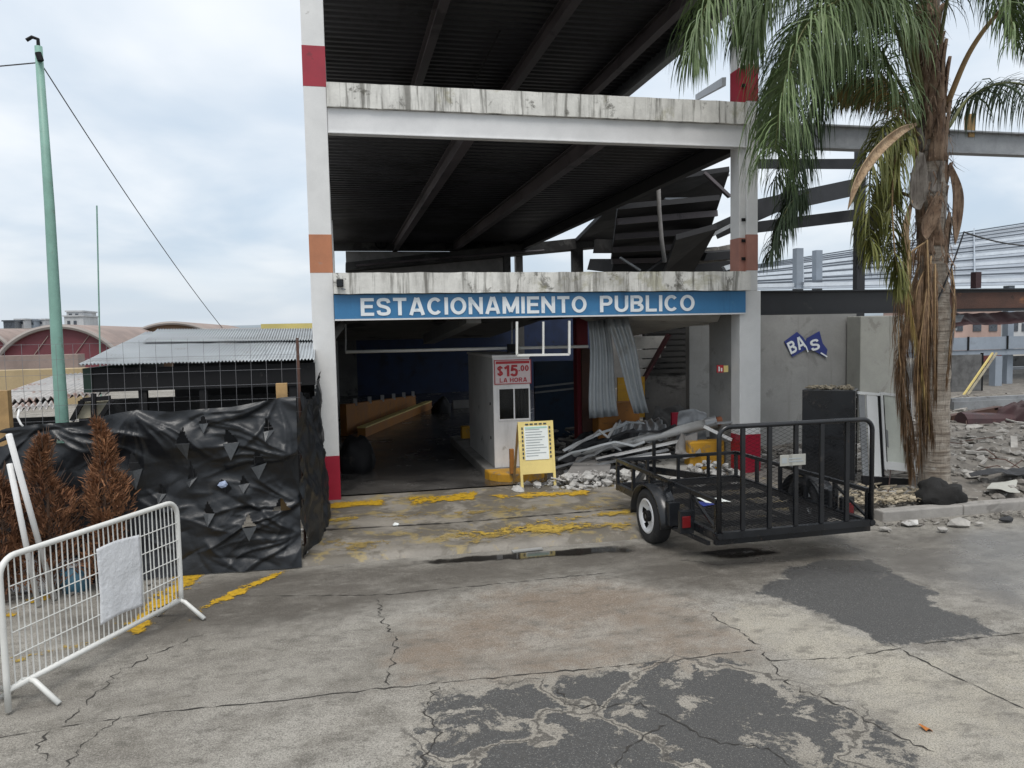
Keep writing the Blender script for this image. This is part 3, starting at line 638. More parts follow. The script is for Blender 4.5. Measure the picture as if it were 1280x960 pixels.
# front beams (plate in front of the I section as in the photograph)
MB().box(.128, 6.90, .03, .13, 5.58, 5.925).box(.128, 6.90, .0, .16, 5.555, 5.578).build('front_beam', mt['beamw'], bld, bevel=.004)
MB().box(.128, 6.90, .03, .13, 8.28, 8.69).build('front_beam', mt['beamw'], bld, bevel=.004)
MB().box(.128, 6.90, .04, .13, 2.80, 3.185).build('front_beam', mt['greybeam'], bld)
ibeam('side_beam', (7.11, .12, 5.80), (30, .12, 5.80), .40, .2, mt['greybeam'])
MB().box(7.11, 30, .10, .14, 2.80, 3.19).box(7.11, 30, .02, .22, 3.165, 3.19).box(7.11, 30, .02, .22, 2.775, 2.80).build('side_beam', mt['blacksteel'], bld)
# joists below the decks run into the depth
for (px, py, zc) in ((585, 178, 5.75), (757, 178, 5.75), (930, 186, 5.75)):
    u = Zp(px, py, 5.56).x
    ibeam('joist', (u, .2, 5.72), (u, 17, 5.72), .32, .17, mt['burnt'] if px > 900 else mt['joist'])  # right-edge joist coloured near-black so it stays in shade, unlike the others
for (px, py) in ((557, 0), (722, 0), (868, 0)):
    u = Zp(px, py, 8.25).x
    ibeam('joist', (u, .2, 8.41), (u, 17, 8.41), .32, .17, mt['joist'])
ibeam('joist', (7.2, .3, 8.44), (7.2, 17, 8.44), .40, .18, mt['greybeam'])
for u in (2.2, 4.4): ibeam('joist', (u, .2, 2.95), (u, 19.8, 2.95), .30, .16, mt['joist'])
# thin conduit under the decks
MB().tube([(Zp(625, 45, 8.4).x, Zp(625, 45, 8.4).y, 8.5), (Zp(600, 108, 8.4).x, 17, 8.5)], .02, 6).build('conduit', mt['blackdull'], bld)
z0, z1 = Vp(470, 314, 17).z, Vp(470, 294, 17).z
MB().box(-.05, 6.9, 16.9, 17.0, z0, z1 + .05).build('rear_beam', mt['darkslab'], bld)
A = Vp(432, 314, 17.1); B_ = Vp(632, 320, 17.1)
MB().box(A.x, B_.x, 17.05, 17.15, 3.46, z0).build('rear_wall', mt['greyconc'], bld)
# ramp flight to the upper floor, seen edge-on at the rear
A, B_ = Vp(432, 338, 16.0), Vp(775, 306, 16.0); q0, q1 = Vp(432, 328, 16.0), Vp(775, 292, 16.0)
MB().prism([A, B_, q1, q0], (0, 1.0, 0)).build('ramp_edge', mt['darkslab'], bld)
MB().tube([Vp(445, 332, 15.9), Vp(560, 322, 15.9), Vp(680, 313, 15.9)], .04, 6).build('ramp_rail', mt['joist'], bld)
for px in (634, 722):
    A = Vp(px, 341, 16.3); MB().box(A.x - (.12 if px < 700 else .2), A.x + (.12 if px < 700 else .2), 16.2, 16.5, 3.3, Vp(px, 312, 16.3).z + .3).build('stub_column', mt['darkslab'], bld)
# round fitting on the rear beam
rf = thing('round_wall_fitting', 'small round dark fitting fixed to the grey rear beam of the upper floor', 'fitting', Vp(476, 304, 16.85))
o = MB(); c0 = Vector(rf.location); o.tube([c0 + Vector((.20 * cos(a), 0, .20 * sin(a))) for a in [2 * pi * i / 24 for i in range(25)]], .03, 6, cap=False)
o.build('ring', mt['blackdull'], rf); MB().box(c0.x - .12, c0.x + .12, c0.y - .02, c0.y + .02, c0.z + .04, c0.z + .1).box(c0.x - .03, c0.x + .03, c0.y - .021, c0.y + .021, c0.z - .14, c0.z + .04).build('bracket', mt['blackdull'], rf)

fl_ = thing('floodlight', 'small dark floodlight on the left end of the weathered slab edge above the blue sign', 'lamp', tuple(Vp(425, 354, -.2)))
c0 = Vector(fl_.location); MB().box(c0.x - .05, c0.x + .05, -.20, -.12, c0.z - .05, c0.z + .06).build('housing', mt['blackdull'], fl_, bevel=.01)
MB().bar((c0.x, -.10, c0.z - .07), (c0.x + .07, -.19, c0.z - .09), .02, .02).build('bracket', mt['galvdark'], fl_)
MB().box(c0.x - .04, c0.x + .04, -.206, -.2005, c0.z - .04, c0.z + .05).build('lens', mt['glass'], fl_)
# ground floor walls
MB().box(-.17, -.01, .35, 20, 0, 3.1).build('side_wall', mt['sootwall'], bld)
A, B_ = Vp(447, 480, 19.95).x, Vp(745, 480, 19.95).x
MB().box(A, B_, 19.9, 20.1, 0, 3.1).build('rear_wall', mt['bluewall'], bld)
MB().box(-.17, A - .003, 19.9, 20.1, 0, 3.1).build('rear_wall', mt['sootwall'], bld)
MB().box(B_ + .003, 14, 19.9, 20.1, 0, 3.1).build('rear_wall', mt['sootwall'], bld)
MB().box(6.80, 6.98, .32, 1.15, .06, 2.95).build('wall_pier', mt['wallgrey'], bld, bevel=.01)
MB().box(6.70, 6.88, 1.16, 6.2, 2.62, 3.12).build('deep_beam', mt['paleconc'], bld)
MB().prism([Vp(902, 392, .6), Vp(897, 402, .8), Vp(784, 421, 4.2), Vp(725, 398, 2.2)], (.02, 0, .1)).build('sagging_ceiling_panel', mt['paleconc'], bld)
MB().bar(Vp(592, 396, 1.2), Vp(536, 424, 6.5), .26, .22).build('joist', mt['greybeam'], bld)
# side bay walls
MB().box(7.2, 11.1, 2.8, 2.98, 0, 2.99).build('restroom_wall', mt['wallgrey'], bld)
A = Vp(1075, 480, 2.3).x; B_ = Vp(1126, 480, 2.3).x
MB().box(A, B_ + .1, 2.3, 2.75, 0, 2.75).build('wall_pier', mt['wallpale'], bld, bevel=.015)
MB().box(7.2, 11.4, 2.78, 3.0, 2.992, 3.15).build('wall_coping', mt['greyconc'], bld)
# dark slatted wall and red door at the right rear of the ground floor
A, B_ = Vp(806, 424, 4.6), Vp(882, 500, 4.6)
sw = MB().box(A.x, B_.x + .6, 4.6, 4.75, 0, 2.9)
bld_sl = sw.build('inner_wall', mt['sootwall'], bld)
sl_ = MB()
for i in range(9):
    z = 1.55 + i * .13; sl_.box(A.x + .05, B_.x, 4.56, 4.598, z, z + .09)
sl_.build('slats', mt['darkslab'], bld)
A, B_ = Vp(883, 474, 4.5), Vp(902, 530, 4.5)
dr = MB().box(A.x, B_.x, 4.50, 4.54, .1, A.z).build('door', mt['green'], bld)
MB().box(A.x - .002, B_.x + .002, 4.48, 4.498, .1, Vp(890, 496, 4.5).z).build('red_lower_panel', mt['redpaint'], dr)
bb = MB()
for i in range(4):
    x = A.x + (B_.x - A.x) * (i + .5) / 4; bb.box(x - .01, x + .01, 4.45, 4.47, .1, A.z)
bb.build('bars', mt['galvdark'], dr)
# stair flight with pale risers and dark red stringer
st = thing('staircase', 'pale stair flight with a dark red stringer in the dim right of the ground floor', 'staircase', tuple(Vp(800, 520, 4.0)[:2]) + (.08,))
for i, (ya, yb, xl, xr) in enumerate(((421, 435, 778, 832), (438, 447, 780, 826), (450, 459, 783, 818), (462, 471, 788, 810))):
    v = 4.3 - i * .18; a, b_ = Vp(xl, ya, v), Vp(xr, yb, v)
    MB().box(a.x, b_.x, v, v + .05, b_.z, a.z).build('riser', mt['stairpale'], st)
MB().bar(Vp(836, 418, 3.7), Vp(800, 482, 3.7), .06, .16, up=(0, 1, 0)).build('stringer', mt['darkred'], st)
yp = MB()
for i in range(6):
    ya = 472 + i * 8.5; a, b_ = Vp(772, ya, 3.6), Vp(806, ya + 7, 3.6); yp.box(a.x, b_.x, 3.6, 3.64, b_.z, a.z)
tag(yp.build('slatted_panel', mt['yellow'], base=tuple(Vp(790, 520, 3.6))), 'yellow slatted panel standing below the pale stair flight', 'panel')
o = MB(); a, b_ = Vp(748, 505, 2.6), Vp(800, 524, 2.6); o.box(a.x, b_.x, 2.6, 3.0, .08, a.z)
tag(o.build('low_wall', mt['orange'], base=(a.x, 2.6, .08), bevel=.02), 'low ochre wall under the hanging corrugated sheets', 'wall')

# interior left: ramp with ochre parapets
MB().prism([(0.0, 1.2, 3.05), (4.6, 1.2, 3.05), (4.6, 11, 2.40), (0.0, 11, 2.40)], (0, 0, .06)).build('ramp_soffit', mt['sootconc'], bld)
pw = thing('ramp_parapet', 'ochre parapet wall rising beside the ramp at the left rear of the ground floor', 'parapet', tuple(Vp(440, 560, 9)[:2]) + (.08,))
q0_, q1_ = Zp(434, 545, .085), Zp(520, 507.5, .085); MB().prism([q0_, q1_, q1_ + Vector((0, 0, .36)), q0_ + Vector((0, 0, .78))], (-.15, .12, 0)).build('rear_panel', mt['orange'], pw)
q2_, q3_ = Zp(452, 541, .2), Zp(536, 506.5, .2); MB().bar(q2_, q3_, .2, .22).build('sloping_kerb', mt['orange'], pw)
MB().bar(q2_ + Vector((0, 0, .13)), q3_ + Vector((0, 0, .13)), .22, .03).build('pale_capping', mt['cream'], pw)
for i in range(6):
    p = q0_.lerp(q1_, .1 + i * .17) + Vector((0, 0, .74 - .39 * (.1 + i * .17))); MB().box(p.x - .05, p.x + .05, p.y, p.y + .08, p.z - .02, p.z + .16).build('post', mt['farwhite'], pw)
a, b_ = Vp(566, 501, 13), Vp(592, 540, 13)
tag(MB().box(a.x, b_.x + .5, 13, 13.15, .08, a.z).build('low_wall', mt['greyconc'], base=(a.x, 13, .08), bevel=.02), 'low grey wall behind the left side of the white booth', 'wall')
def lump(name, c, r, mat, label, cat, seed=0, sq=(1, 1, 1), n=26, rough=.25):
    c = Vector(c); mbx = MB()
    def fn(i, j):
        th, ph = i * 2 * pi, j * pi
        d = Vector((sin(ph) * cos(th), sin(ph) * sin(th), cos(ph)))
        k = r * (1 + rough * noise.noise(d * 1.6 + Vector((seed, 0, 0))) + rough * .5 * abs(noise.noise(d * 4 + Vector((seed, 3, 0)))))
        p = Vector((d.x * sq[0], d.y * sq[1], max(-.75, d.z) * sq[2])) * k
        return c + p
    mbx.grid(n, n // 2, fn); return tag(mbx.build(name, mat, base=tuple(c - Vector((0, 0, .75 * r * sq[2]))), smooth=True, weld=True), label, cat)
lump('covered_machine', Vp(552, 522, 12), .44, mt['blackdull'], 'black covered machine parked before the blue rear wall', 'machine', 3, (.75, .8, 1.35))
lump('bag_heap', Zp(446, 574, .3), .40, mt['blackdull'], 'dark bulging sack leaning inside the left column', 'sack', 5, (.8, .8, 1.05))
a = Vp(583, 562, 4.9)
tag(MB().box(a.x - .1, a.x + .1, 4.85, 5.05, .085, .5).build('post_stub', mt['kerbpaint'], base=(a.x, 4.95, .085), bevel=.02), 'short yellow stub post behind the left corner of the booth', 'post')
dp = thing('blue_hoarding', 'dark blue hoarding with pale rails behind the right side of the booth', 'panel', tuple(Vp(700, 560, 5.5)[:2]) + (.08,))
a, b_ = Vp(668, 452, 5.5), Vp(738, 545, 5.5); MB().box(a.x, b_.x, 5.5, 5.6, .08, a.z).build('board', mt['blueteal'], dp)
for y in (481, 488): MB().bar(Vp(668, y + 3, 5.4), Vp(722, y - 3, 5.4), .05, .04).build('rail', mt['galvdark'], dp)
a = Vp(728, 430, 3.2)
MB().box(a.x - .12, a.x + .12, 3.2, 3.45, .08, 3.1).build('column', mt['redpaint'], bld)
tag(MB().box(a.x - .05, a.x + .33, 3.10, 3.16, .5, 2.2).build('board', mt['rust'], base=(a.x, 3.1, .5)), 'brown board propped against the inner column beside the hanging sheets', 'board')
# curved grey thing inside left wall: roll-up shutter edge
sh = MB().tube([(.02, .9, .1), (.02, .9, 2.2), (.05, 1.0, 2.55), (.2, 1.3, 2.75)], .09, 10)
tag(sh.build('downpipe', mt['galvdark'], base=(.02, .9, .1), smooth=True), 'grey downpipe curving up the wall just inside the left column', 'pipe')

# ------------------------------------------------------------------ torn upper right: hanging decks and beams
cd = thing('collapsed_deck', 'blackened deck sagging in the torn right side of the upper floor', 'deck', tuple(Vp(850, 330, 9)))
def pq(name, pts, v, mat, ext=(0, .15, 0), parent=cd): return MB().prism([Vp(x, y, v if isinstance(v, (int, float)) else v[i]) for i, (x, y) in enumerate(pts)], ext).build(name, mat, parent)
def ramp_(name, quad, mat, th=.14): return MB().prism([Vp(*q) for q in quad], (0, .02, th)).build(name, mat, cd)
ramp_('sloping_deck', [(772, 262, 7.0), (900, 250, 7.0), (868, 342, 14), (762, 342, 14)], mt['burnt'])
ramp_('sloping_deck', [(790, 232, 8.5), (912, 214, 8.5), (884, 300, 16.5), (716, 306, 16.5)], mt['burnt'])
for k in range(5):
    f = (k + .5) / 5; a_ = Vp(772, 262, 7.0).lerp(Vp(762, 342, 14), f) + Vector((.0, -.02, -.1)); b__ = Vp(900, 250, 7.0).lerp(Vp(868, 342, 14), f) + Vector((0, -.02, -.1))
    MB().bar(a_, b__, .10, .16).build('deck_rib', mt['joist'], cd)
ramp_('stair_flight', [(845, 300, 6.5), (896, 286, 6.5), (866, 342, 10), (830, 342, 10)], mt['burnt'])
pq('white_flange', [(832, 247), (894, 247), (897, 252), (831, 249)], 9.5, mt['whitebar'], (0, .1, 0))
pq('lower_beam', [(745, 299), (850, 300), (850, 316), (743, 316)], 11.5, mt['darkslab'])
pq('sill_panel', [(768, 326), (925, 326), (912, 341), (764, 341)], 12, mt['burnt'], (0, 2.5, .3))
pq('side_panel', [(884, 316), (936, 312), (936, 322), (880, 326)], 8.6, mt['burnt'], (0, 2, .3))
pq('upper_flange', [(884, 218), (912, 217), (912, 220), (884, 221)], 9, mt['galvdark'])
MB().bar(Vp(880, 216, 8.5), Vp(912, 246, 8.5), .08, .14, up=(0, 1, 0)).build('brace', mt['joist'], cd)
MB().bar(Vp(893, 290, 8), Vp(1000, 242, 7), .12, .42, up=(0, 0, 1)).build('sloping_beam', mt['blacksteel'], cd)
MB().bar(Vp(878, 300, 7.5), Vp(940, 268, 7.5), .08, .12, up=(0, 1, 0)).build('brace', mt['greybeam'], cd)
pq('rubble_sill', [(880, 312), (940, 300), (940, 322), (870, 330)], 9.2, mt['rubblemix'])
pq('pale_sheet', [(905, 333), (924, 327), (926, 332), (908, 338)], 8, mt['whitebar'])
MB().bar(Vp(775, 322, 9), Vp(800, 338, 9), .05, .1, up=(0, 1, 0)).build('brace', mt['galvdark'], cd)
MB().bar(Vp(835, 320, 9), Vp(806, 341, 9), .05, .12, up=(0, 1, 0)).build('brace', mt['deck'], cd)
bp = MB().tube([Vp(823, 230, 6.0), Vp(824, 262, 6.0), Vp(827, 300, 6.0), Vp(831, 328, 6.0)], .055, 8)
tag(bp.build('bent_pipe', mt['greyconc'], base=tuple(Vp(823, 230, 6)), smooth=True), 'bent pale pipe hanging from the burnt ceiling of the upper floor', 'pipe')
rcol = Vp(1078, 190, 9.2); MB().box(rcol.x - .14, rcol.x + .14, 9.2, 9.4, 0, Vp(1078, 176, 9.2).z).build('column', mt['blacksteel'], cd)
for (p, q, w_, h_) in (((938, 262, 9), (1078, 232, 9), .1, .5), ((938, 285, 11), (1078, 268, 9), .1, .35), ((938, 205, 12), (1078, 205, 9), .1, .3)):
    MB().bar(Vp(*p), Vp(*q), w_, h_).build('loose_beam', mt['blacksteel'], cd)
MB().bar(Vp(871, 122, 14), Vp(905, 102, 6), .1, .2).build('loose_beam', mt['greybeam'], cd)

# ------------------------------------------------------------------ fascia sign
fs = thing('fascia_sign', 'long blue fascia sign with white capital lettering over the car park entrance', 'sign', (.13, -.05, 2.80))
MB().box(.13, 6.86, -.05, .035, 2.82, 3.18).build('panel', mt['signblue'], fs)
MB().box(.13, 6.86, -.06, .03, 2.795, 2.818).build('trim', mt['beamw'], fs)
for body, xa, xb in (('ESTACIONAMIENTO', 451, 733), ('PUBLICO', 750, 868)):
    a = Vp(xa, 385, -.055).x; b_ = Vp(xb, 380, -.055).x
    text('lettering', body, mt['signwhite'], fs, a, b_, 2.862, 3.125, -.053, bold=.006)
# empty sign frame under the fascia
ef = thing('empty_sign_frame', 'empty white tube frame hanging under the blue fascia sign', 'sign frame', tuple(Vp(678, 402, -.03)))
r_ = .018
P4 = [Vp(646, 402, -.03), Vp(646, 444, -.03), Vp(711.5, 443, -.03), Vp(711.5, 401, -.03)]
fr = MB()
for a, b_ in zip(P4, P4[1:]): fr.bar(a, b_, .035, .035, up=(0, 1, 0))
fr.build('frame', mt['barrier'], ef)
MB().bar(Vp(679, 402, -.028), Vp(679, 443, -.028), .03, .03, up=(0, 1, 0)).build('mullion', mt['barrier'], ef)
cbx = thing('clearance_bar', 'long white bar hanging across the entrance from left wall to booth', 'bar', tuple(Vp(540, 437, 1.6)))
MB().tube([Vp(432, 440, 1.6), Vp(735, 433, 1.6)], .028, 8).build('bar', mt['barrier'], cbx, smooth=True)
MB().tube([Vp(432, 440, 1.6), Vp(432, 405, 1.6)], .015, 6).build('hanger', mt['galvdark'], cbx)
MB().tube([Vp(640, 436, 1.6), Vp(640, 402, 1.6)], .015, 6).build('hanger', mt['galvdark'], cbx)
MB().box(Vp(634, 432, 1.55).x, Vp(648, 432, 1.55).x, 1.5, 1.57, Vp(640, 440, 1.55).z, Vp(640, 430, 1.55).z).build('bracket', mt['blackdull'], cbx)

# hanging corrugated sheets
for quad, n, v, lab, mm in (([(735, 402), (759, 399), (737, 523), (774, 520)], 4, 1.9, 'wide corrugated sheet hanging straight down beside the stair, left of two', mt['galv']),
                        ([(757, 399), (784, 398), (793, 517), (812, 516)], 3, 1.6, 'narrow corrugated sheet hanging aslant below the fascia sign, right of two', mt['galv'])):
    a, b_, c_, d_ = [Vp(x, y, v) for x, y in quad]
    o = MB().corr(a, b_, c_, d_, n, .035, 10, bend=lambda x, y: Vector((.02 * sin(6 * y), -.05 * sin(3 * y + x), 0))).build('hanging_sheet', mm, base=tuple(a), smooth=True, solid=.006)
    tag(o, lab, 'metal sheet', 'corrugated sheets torn from the ceiling')

# ------------------------------------------------------------------ booth, kerb island, board
KZ = .24
u0 = Zp(617, 583, KZ).x; v0 = Zp(641, 583, KZ).y; u1 = Zp(665, 583, KZ).x
v1 = Up(588, 566, u0).y; zt = Vp(640, 447, v0).z
bt = thing('ticket_booth', 'narrow white ticket booth with a red price sign on a yellow kerb island', 'booth', ((u0 + u1) / 2, (v0 + v1) / 2, KZ))
wz0, wz1 = Vp(640, 524, v0).z, Vp(640, 485, v0).z
wx0, wx1 = Vp(622, 500, v0).x, Vp(662, 500, v0).x
MB().box(u0, u0 + .03, v0 + .002, v1, KZ, zt).build('side_panel', mt['boothside'], bt)
MB().box(u1 - .03, u1, v0 + .002, v1, KZ, zt).build('side_panel', mt['boothside'], bt)
MB().box(u0 + .031, u1 - .031, v1 - .03, v1, KZ, zt).build('rear_panel', mt['boothside'], bt)
MB().box(u0 - .004, u1 + .004, v0 - .03, v0, KZ, wz0).box(u0 - .004, u1 + .004, v0 - .03, v0, wz1, zt).box(u0 - .004, wx0, v0 - .03, v0, wz0, wz1).box(wx1, u1 + .004, v0 - .03, v0, wz0, wz1).build('front_panel', mt['booth'], bt)
MB().box(u0 - .02, u1 + .02, v0 - .05, v1 + .02, zt + .002, zt + .05).build('roof', mt['booth'], bt, bevel=.01)
wn = MB().box(wx0, wx1, v0 - .018, v0 - .012, wz0, wz1).build('window', mt['glass'], bt)
wf = MB()
for x in (wx0 + .012, (wx0 + wx1) / 2, wx1 - .012): wf.box(x - .012, x + .012, v0 - .04, v0 - .031, wz0, wz1)
wf.box(wx0, wx1, v0 - .042, v0 - .0315, wz0 - .02, wz0 + .012).box(wx0, wx1, v0 - .042, v0 - .0315, wz1 - .012, wz1 + .02)
wf.build('frame', mt['booth'], wn)
cu_ = MB()
for k in range(4): x = wx0 + (wx1 - wx0) * (.56 + k * .1); cu_.box(x, x + .018, v0 + .06, v0 + .07, wz0, wz1)
cu_.build('curtain_strips', mt['wallgrey'], bt)
rv = MB()
for z in (.7, 1.3):
    rv.box(u0 - .012, u0 - .001, v0 + .25, v0 + .29, z, z + .05)
rv.build('hinge', mt['blackdull'], bt)
sx0, sx1 = Vp(617.5, 460, v0 - .04).x, Vp(663.5, 460, v0 - .04).x; sz0, sz1 = Vp(640, 480, v0 - .04).z, Vp(640, 449.5, v0 - .04).z
ps = thing('price_sign', 'pinkish price board with red figures fixed at the top of the booth', 'sign', ((sx0 + sx1) / 2, v0 - .045, sz0))
MB().box(sx0, sx1, v0 - .055, v0 - .035, sz0, sz1).build('board', mt['pinkpanel'], ps)
MB().box(sx0 + .03, sx1 - .03, v0 - .060, v0 - .056, sz1 - .07, sz1 - .025).build('header_strip', mt['redink'], ps)
fr = MB()
for a_, b__ in (((sx0, sz0), (sx1, sz0 + .012)), ((sx0, sz1 - .012), (sx1, sz1)), ((sx0, sz0 + .0121), (sx0 + .012, sz1 - .0121)), ((sx1 - .012, sz0 + .0121), (sx1, sz1 - .0121))):
    fr.box(a_[0], b__[0], v0 - .062, v0 - .0555, a_[1], b__[1])
fr.build('border', mt['redink'], ps)
W_ = sx1 - sx0; Hh = sz1 - sz0
def pst(body, xa, xb, za, zb, bold): text('lettering', body, mt['redink'], ps, sx0 + W_ * xa, sx0 + W_ * xb, sz0 + Hh * za, sz0 + Hh * zb, v0 - .058, bold)
pst('$', .08, .23, .34, .76, 0); pst('15', .27, .63, .32, .78, .02); pst('.00', .66, .93, .52, .76, .01); pst('LA HORA', .14, .88, .08, .26, 0)
# kerb island
ki = MB(); pts = [(2.62, 5.6), (2.62, .95)]
for i in range(9):
    a = pi + pi * i / 8; pts.append((3.14 + .52 * cos(a), .95 + .52 * sin(a) * 1.0))
pts += [(3.66, 5.6)]
pts = [(x - 3.14 + (u0 + u1) / 2, y) for x, y in pts]
ki.prism([(x, y, .06) for x, y in pts if y < 1.0], (0, 0, KZ - .062)); kx0, kx1 = min(q[0] for q in pts), max(q[0] for q in pts)
kbody = MB().box(kx0 + .02, kx1 - .02, .955, 5.4, .06, KZ - .004)
kio = tag(ki.build('kerb_island', mt['kerbpaint'], base=((u0 + u1) / 2, .95, .06), bevel=.03), 'worn kerb island with a rounded yellow nose under the booth', 'kerb island')
kbody.build('island_body', mt['sootconc'], kio, bevel=.02)
p = Zp(640, 592, KZ)
tag(MB().box(p.x - .035, p.x + .035, p.y - .035, p.y + .035, KZ, Vp(640, 561, p.y).z).build('marker_post', mt['orange'], base=(p.x, p.y, KZ), bevel=.006), 'thin orange post standing on the nose of the kerb island', 'post')
# A-frame board
bl, br = Zp(653, 612, .085), Zp(694, 609, .085); ah = Vp(670, 528, bl.y).z - .085; aw_ = (br - bl).length
af = thing('sandwich_board', 'cream sandwich board with a dashed border and white notice sheet in front of the booth', 'notice board', ((bl.x + br.x) / 2, bl.y, .085), math.atan2(br.y - bl.y, br.x - bl.x))
ln = .14
def ab(x0, x1, z0, z1, y0, y1, mb_): # leaning back box in local space
    P8 = []
    for z in (z0, z1):
        for (x, y) in ((x0, y0), (x1, y0), (x1, y1), (x0, y1)): P8.append((x, y + z / ah * ln * 1.0, z))
    mb_.add(P8, [(3, 2, 1, 0), (4, 5, 6, 7), (0, 1, 5, 4), (1, 2, 6, 5), (2, 3, 7, 6), (3, 0, 4, 7)])
hw = aw_ / 2
for s_ in (-1, 1):
    o = MB(); ab(s_ * hw - .02, s_ * hw + .02, 0, ah, 0, .03, o); o.build('leg', mt['cream'], af, local=True)
    o = MB(); o.bar((s_ * hw, .05 + ln, ah - .05), (s_ * hw, .55, 0), .035, .03); o.build('rear_leg', mt['wood'], af, local=True)
o = MB(); ab(-hw + .021, hw - .021, ah * .22, ah * .42, .004, .02, o); o.build('lower_panel', mt['cream'], af, local=True)
o = MB(); ab(-hw + .021, hw - .021, ah * .4215, ah, .004, .02, o); o.build('upper_panel', mt['cream'], af, local=True)
o = MB(); ab(-hw + .075, hw - .075, ah * .43, ah * .93, -.003, .003, o); ppr = o.build('notice_sheet', mt['paper'], af, local=True)
o = MB()
for k in range(11):
    z = ah * .875 - k * ah * .039; ww = random.uniform(.55, .98)
    ab(-hw + .095, -hw + .095 + (2 * hw - .19) * ww, z, z + ah * (.012), -.0055, -.0035, o)
o.build('text_lines', mt['greyink'], ppr, local=True)
o = MB(); ab(-hw + .09, hw - .09, ah * .895, ah * .92, -.0055, -.0035, o); o.build('heading', mt['greenink'], ppr, local=True)
o = MB()
for k in range(8):
    z = ah * .45 + k * ah * .062
    for s_ in (-1, 1): ab(s_ * (hw - .045) - .012, s_ * (hw - .045) + .012, z, z + ah * .036, -.004, .0035, o)
for k in range(5):
    x = -hw + .10 + k * (2 * hw - .2) / 4.6; ab(x, x + .05, ah * .95, ah * .972, -.004, .0035, o)
o.build('dashed_border', mt['ink'], af, local=True)

# ------------------------------------------------------------------ debris in front of the right bay
def rubble(name, n, fn, rmin, rmax, mat, label=None, cat=None, base=(0, 0, 0), shards=.35, sq=(1, 1, .7)):
    mbx = MB()
    for i in range(n):
        p = fn(i); r = rmin * (rmax / rmin) ** (random.random() ** 1.8)
        if random.random() < shards: mbx.shard(p, r * random.uniform(2, 4.5), r * random.uniform(.4, 1.1), r * .3)
        else: mbx.rock(p, r, (random.uniform(.7, 1.4), random.uniform(.7, 1.4), sq[2]))
    o = mbx.build(name, mat, base=base); tag(o, label, cat, kind='stuff'); return o
rg = random.gauss; ru = random.uniform
def pile(cx, cy, sx, sy, hgt, z0=.08):
    def fn(i):
        x, y = rg(0, .5), rg(0, .5); k = max(0, 1 - (x * x + y * y))
        return (cx + x * sx, cy + y * sy, z0 + hgt * k * random.random())
    return fn
a = Zp(740, 606, .08)
rubble('rubble', 320, pile(a.x, a.y, 1.05, .32, .24), .012, .13, mt['chunkwhite'], 'heap of broken white plaster beside the sandwich board', 'rubble', (a.x, a.y, .08), .15)
a = Zp(830, 580, .08)
rubble('rubble', 420, pile(a.x, a.y + .3, 2.2, 1.2, .35), .02, .12, mt['rubblemix'], 'mixed rubble spread under the fallen pipe', 'rubble', (a.x, a.y, .08), .5)
a = Zp(885, 592, .3)
rubble('rubble', 60, pile(a.x, a.y, .5, .3, .35, .2), .05, .13, mt['chunkwhite'], 'pale broken lumps piled left of the red column base', 'rubble', (a.x, a.y, .2), .1)
a = Zp(700, 560, .1)
rubble('rubble', 260, lambda i: (a.x + ru(-1.2, 3.4), a.y + ru(-1.6, 1.5), .08 + .25 * random.random() ** 2), .03, .16, mt['rubblemix'], 'dark debris scattered over the floor right of the booth', 'rubble', (a.x, a.y, .08), .6)
fp = thing('fallen_pipe', 'long dirty white pipe fallen aslant across the debris', 'pipe', tuple(Vp(694, 574, 1.9)))
E0, E1 = Vp(692, 575, 1.9), Vp(896, 527, .75)
MB().tube([E0, E0.lerp(E1, .5), E0.lerp(E1, .93)], [.05, .07, .095], 14).build('shaft', mt['ductwhite'], fp, smooth=True)
MB().tube([E0.lerp(E1, .932), E0.lerp(E1, 1.0)], .112, 14).build('collar', mt['galvdark'], fp)
MB().tube([E0.lerp(E1, 1.002), E0.lerp(E1, 1.10)], [.08, .075], 12).build('clay_end', mt['terracotta'], fp, smooth=True)
tag(MB().bar(Vp(745, 574, 1.2), Vp(850, 551, .9), .14, .03).build('white_plank', mt['pvc'], base=tuple(Vp(745, 574, 1.2))), 'flat white board lying along the fallen pipe', 'board')
tag(MB().bar(Vp(705, 590, .9), Vp(835, 562, .8), .10, .03).build('steel_bar', mt['galvdark'], base=tuple(Vp(705, 590, .9))), 'grey steel bar lying below the white board', 'bar')
tag(MB().bar(Vp(770, 576, .7), Vp(838, 568, .7), .03, .05).build('steel_bar', mt['pvc'], base=tuple(Vp(770, 576, .7))), 'short thin pale bar in front of the fallen pipe', 'bar')
tag(MB().bar(Vp(880, 533, .5), Vp(915, 550, .2), .04, .05).build('steel_bar', mt['pvc'], base=tuple(Vp(880, 533, .5))), 'thin pale bar leaning beside the clay pipe end', 'bar')
tag(MB().bar(Vp(895, 529, .35), Vp(920, 527, .3), .12, .03).build('steel_bar', mt['galvdark'], base=tuple(Vp(895, 529, .35))), 'grey flat bar resting by the right column above the yellow block', 'bar')
random.seed(314)
for i in range(12):
    x0_, y0_ = ru(690, 800), ru(560, 592); x1_, y1_ = x0_ + ru(60, 130), y0_ - ru(8, 40); v0_ = ru(.6, 2.2)
    a, b_ = Vp(x0_, y0_, v0_), Vp(x1_, y1_, v0_ + ru(-.6, .6)); a.z = max(a.z, .12); L_ = [a.lerp(b_, k / 6) + Vector((rg(0, .03), rg(0, .03), .10 * sin(k * ru(.3, .9)))) for k in range(7)]
    o = MB()
    for p_, q_ in zip(L_, L_[1:]): o.bar(p_, q_, .06, .012, up=(rg(0, .2), -.5, 1))
    tag(o.build('bent_strip', mt[('galvdark', 'galv', 'blacksteel')[i % 3]], base=tuple(a)), 'bent metal strip tangled in the debris right of the sandwich board', 'metal strip', 'bent metal strips in the entrance debris')
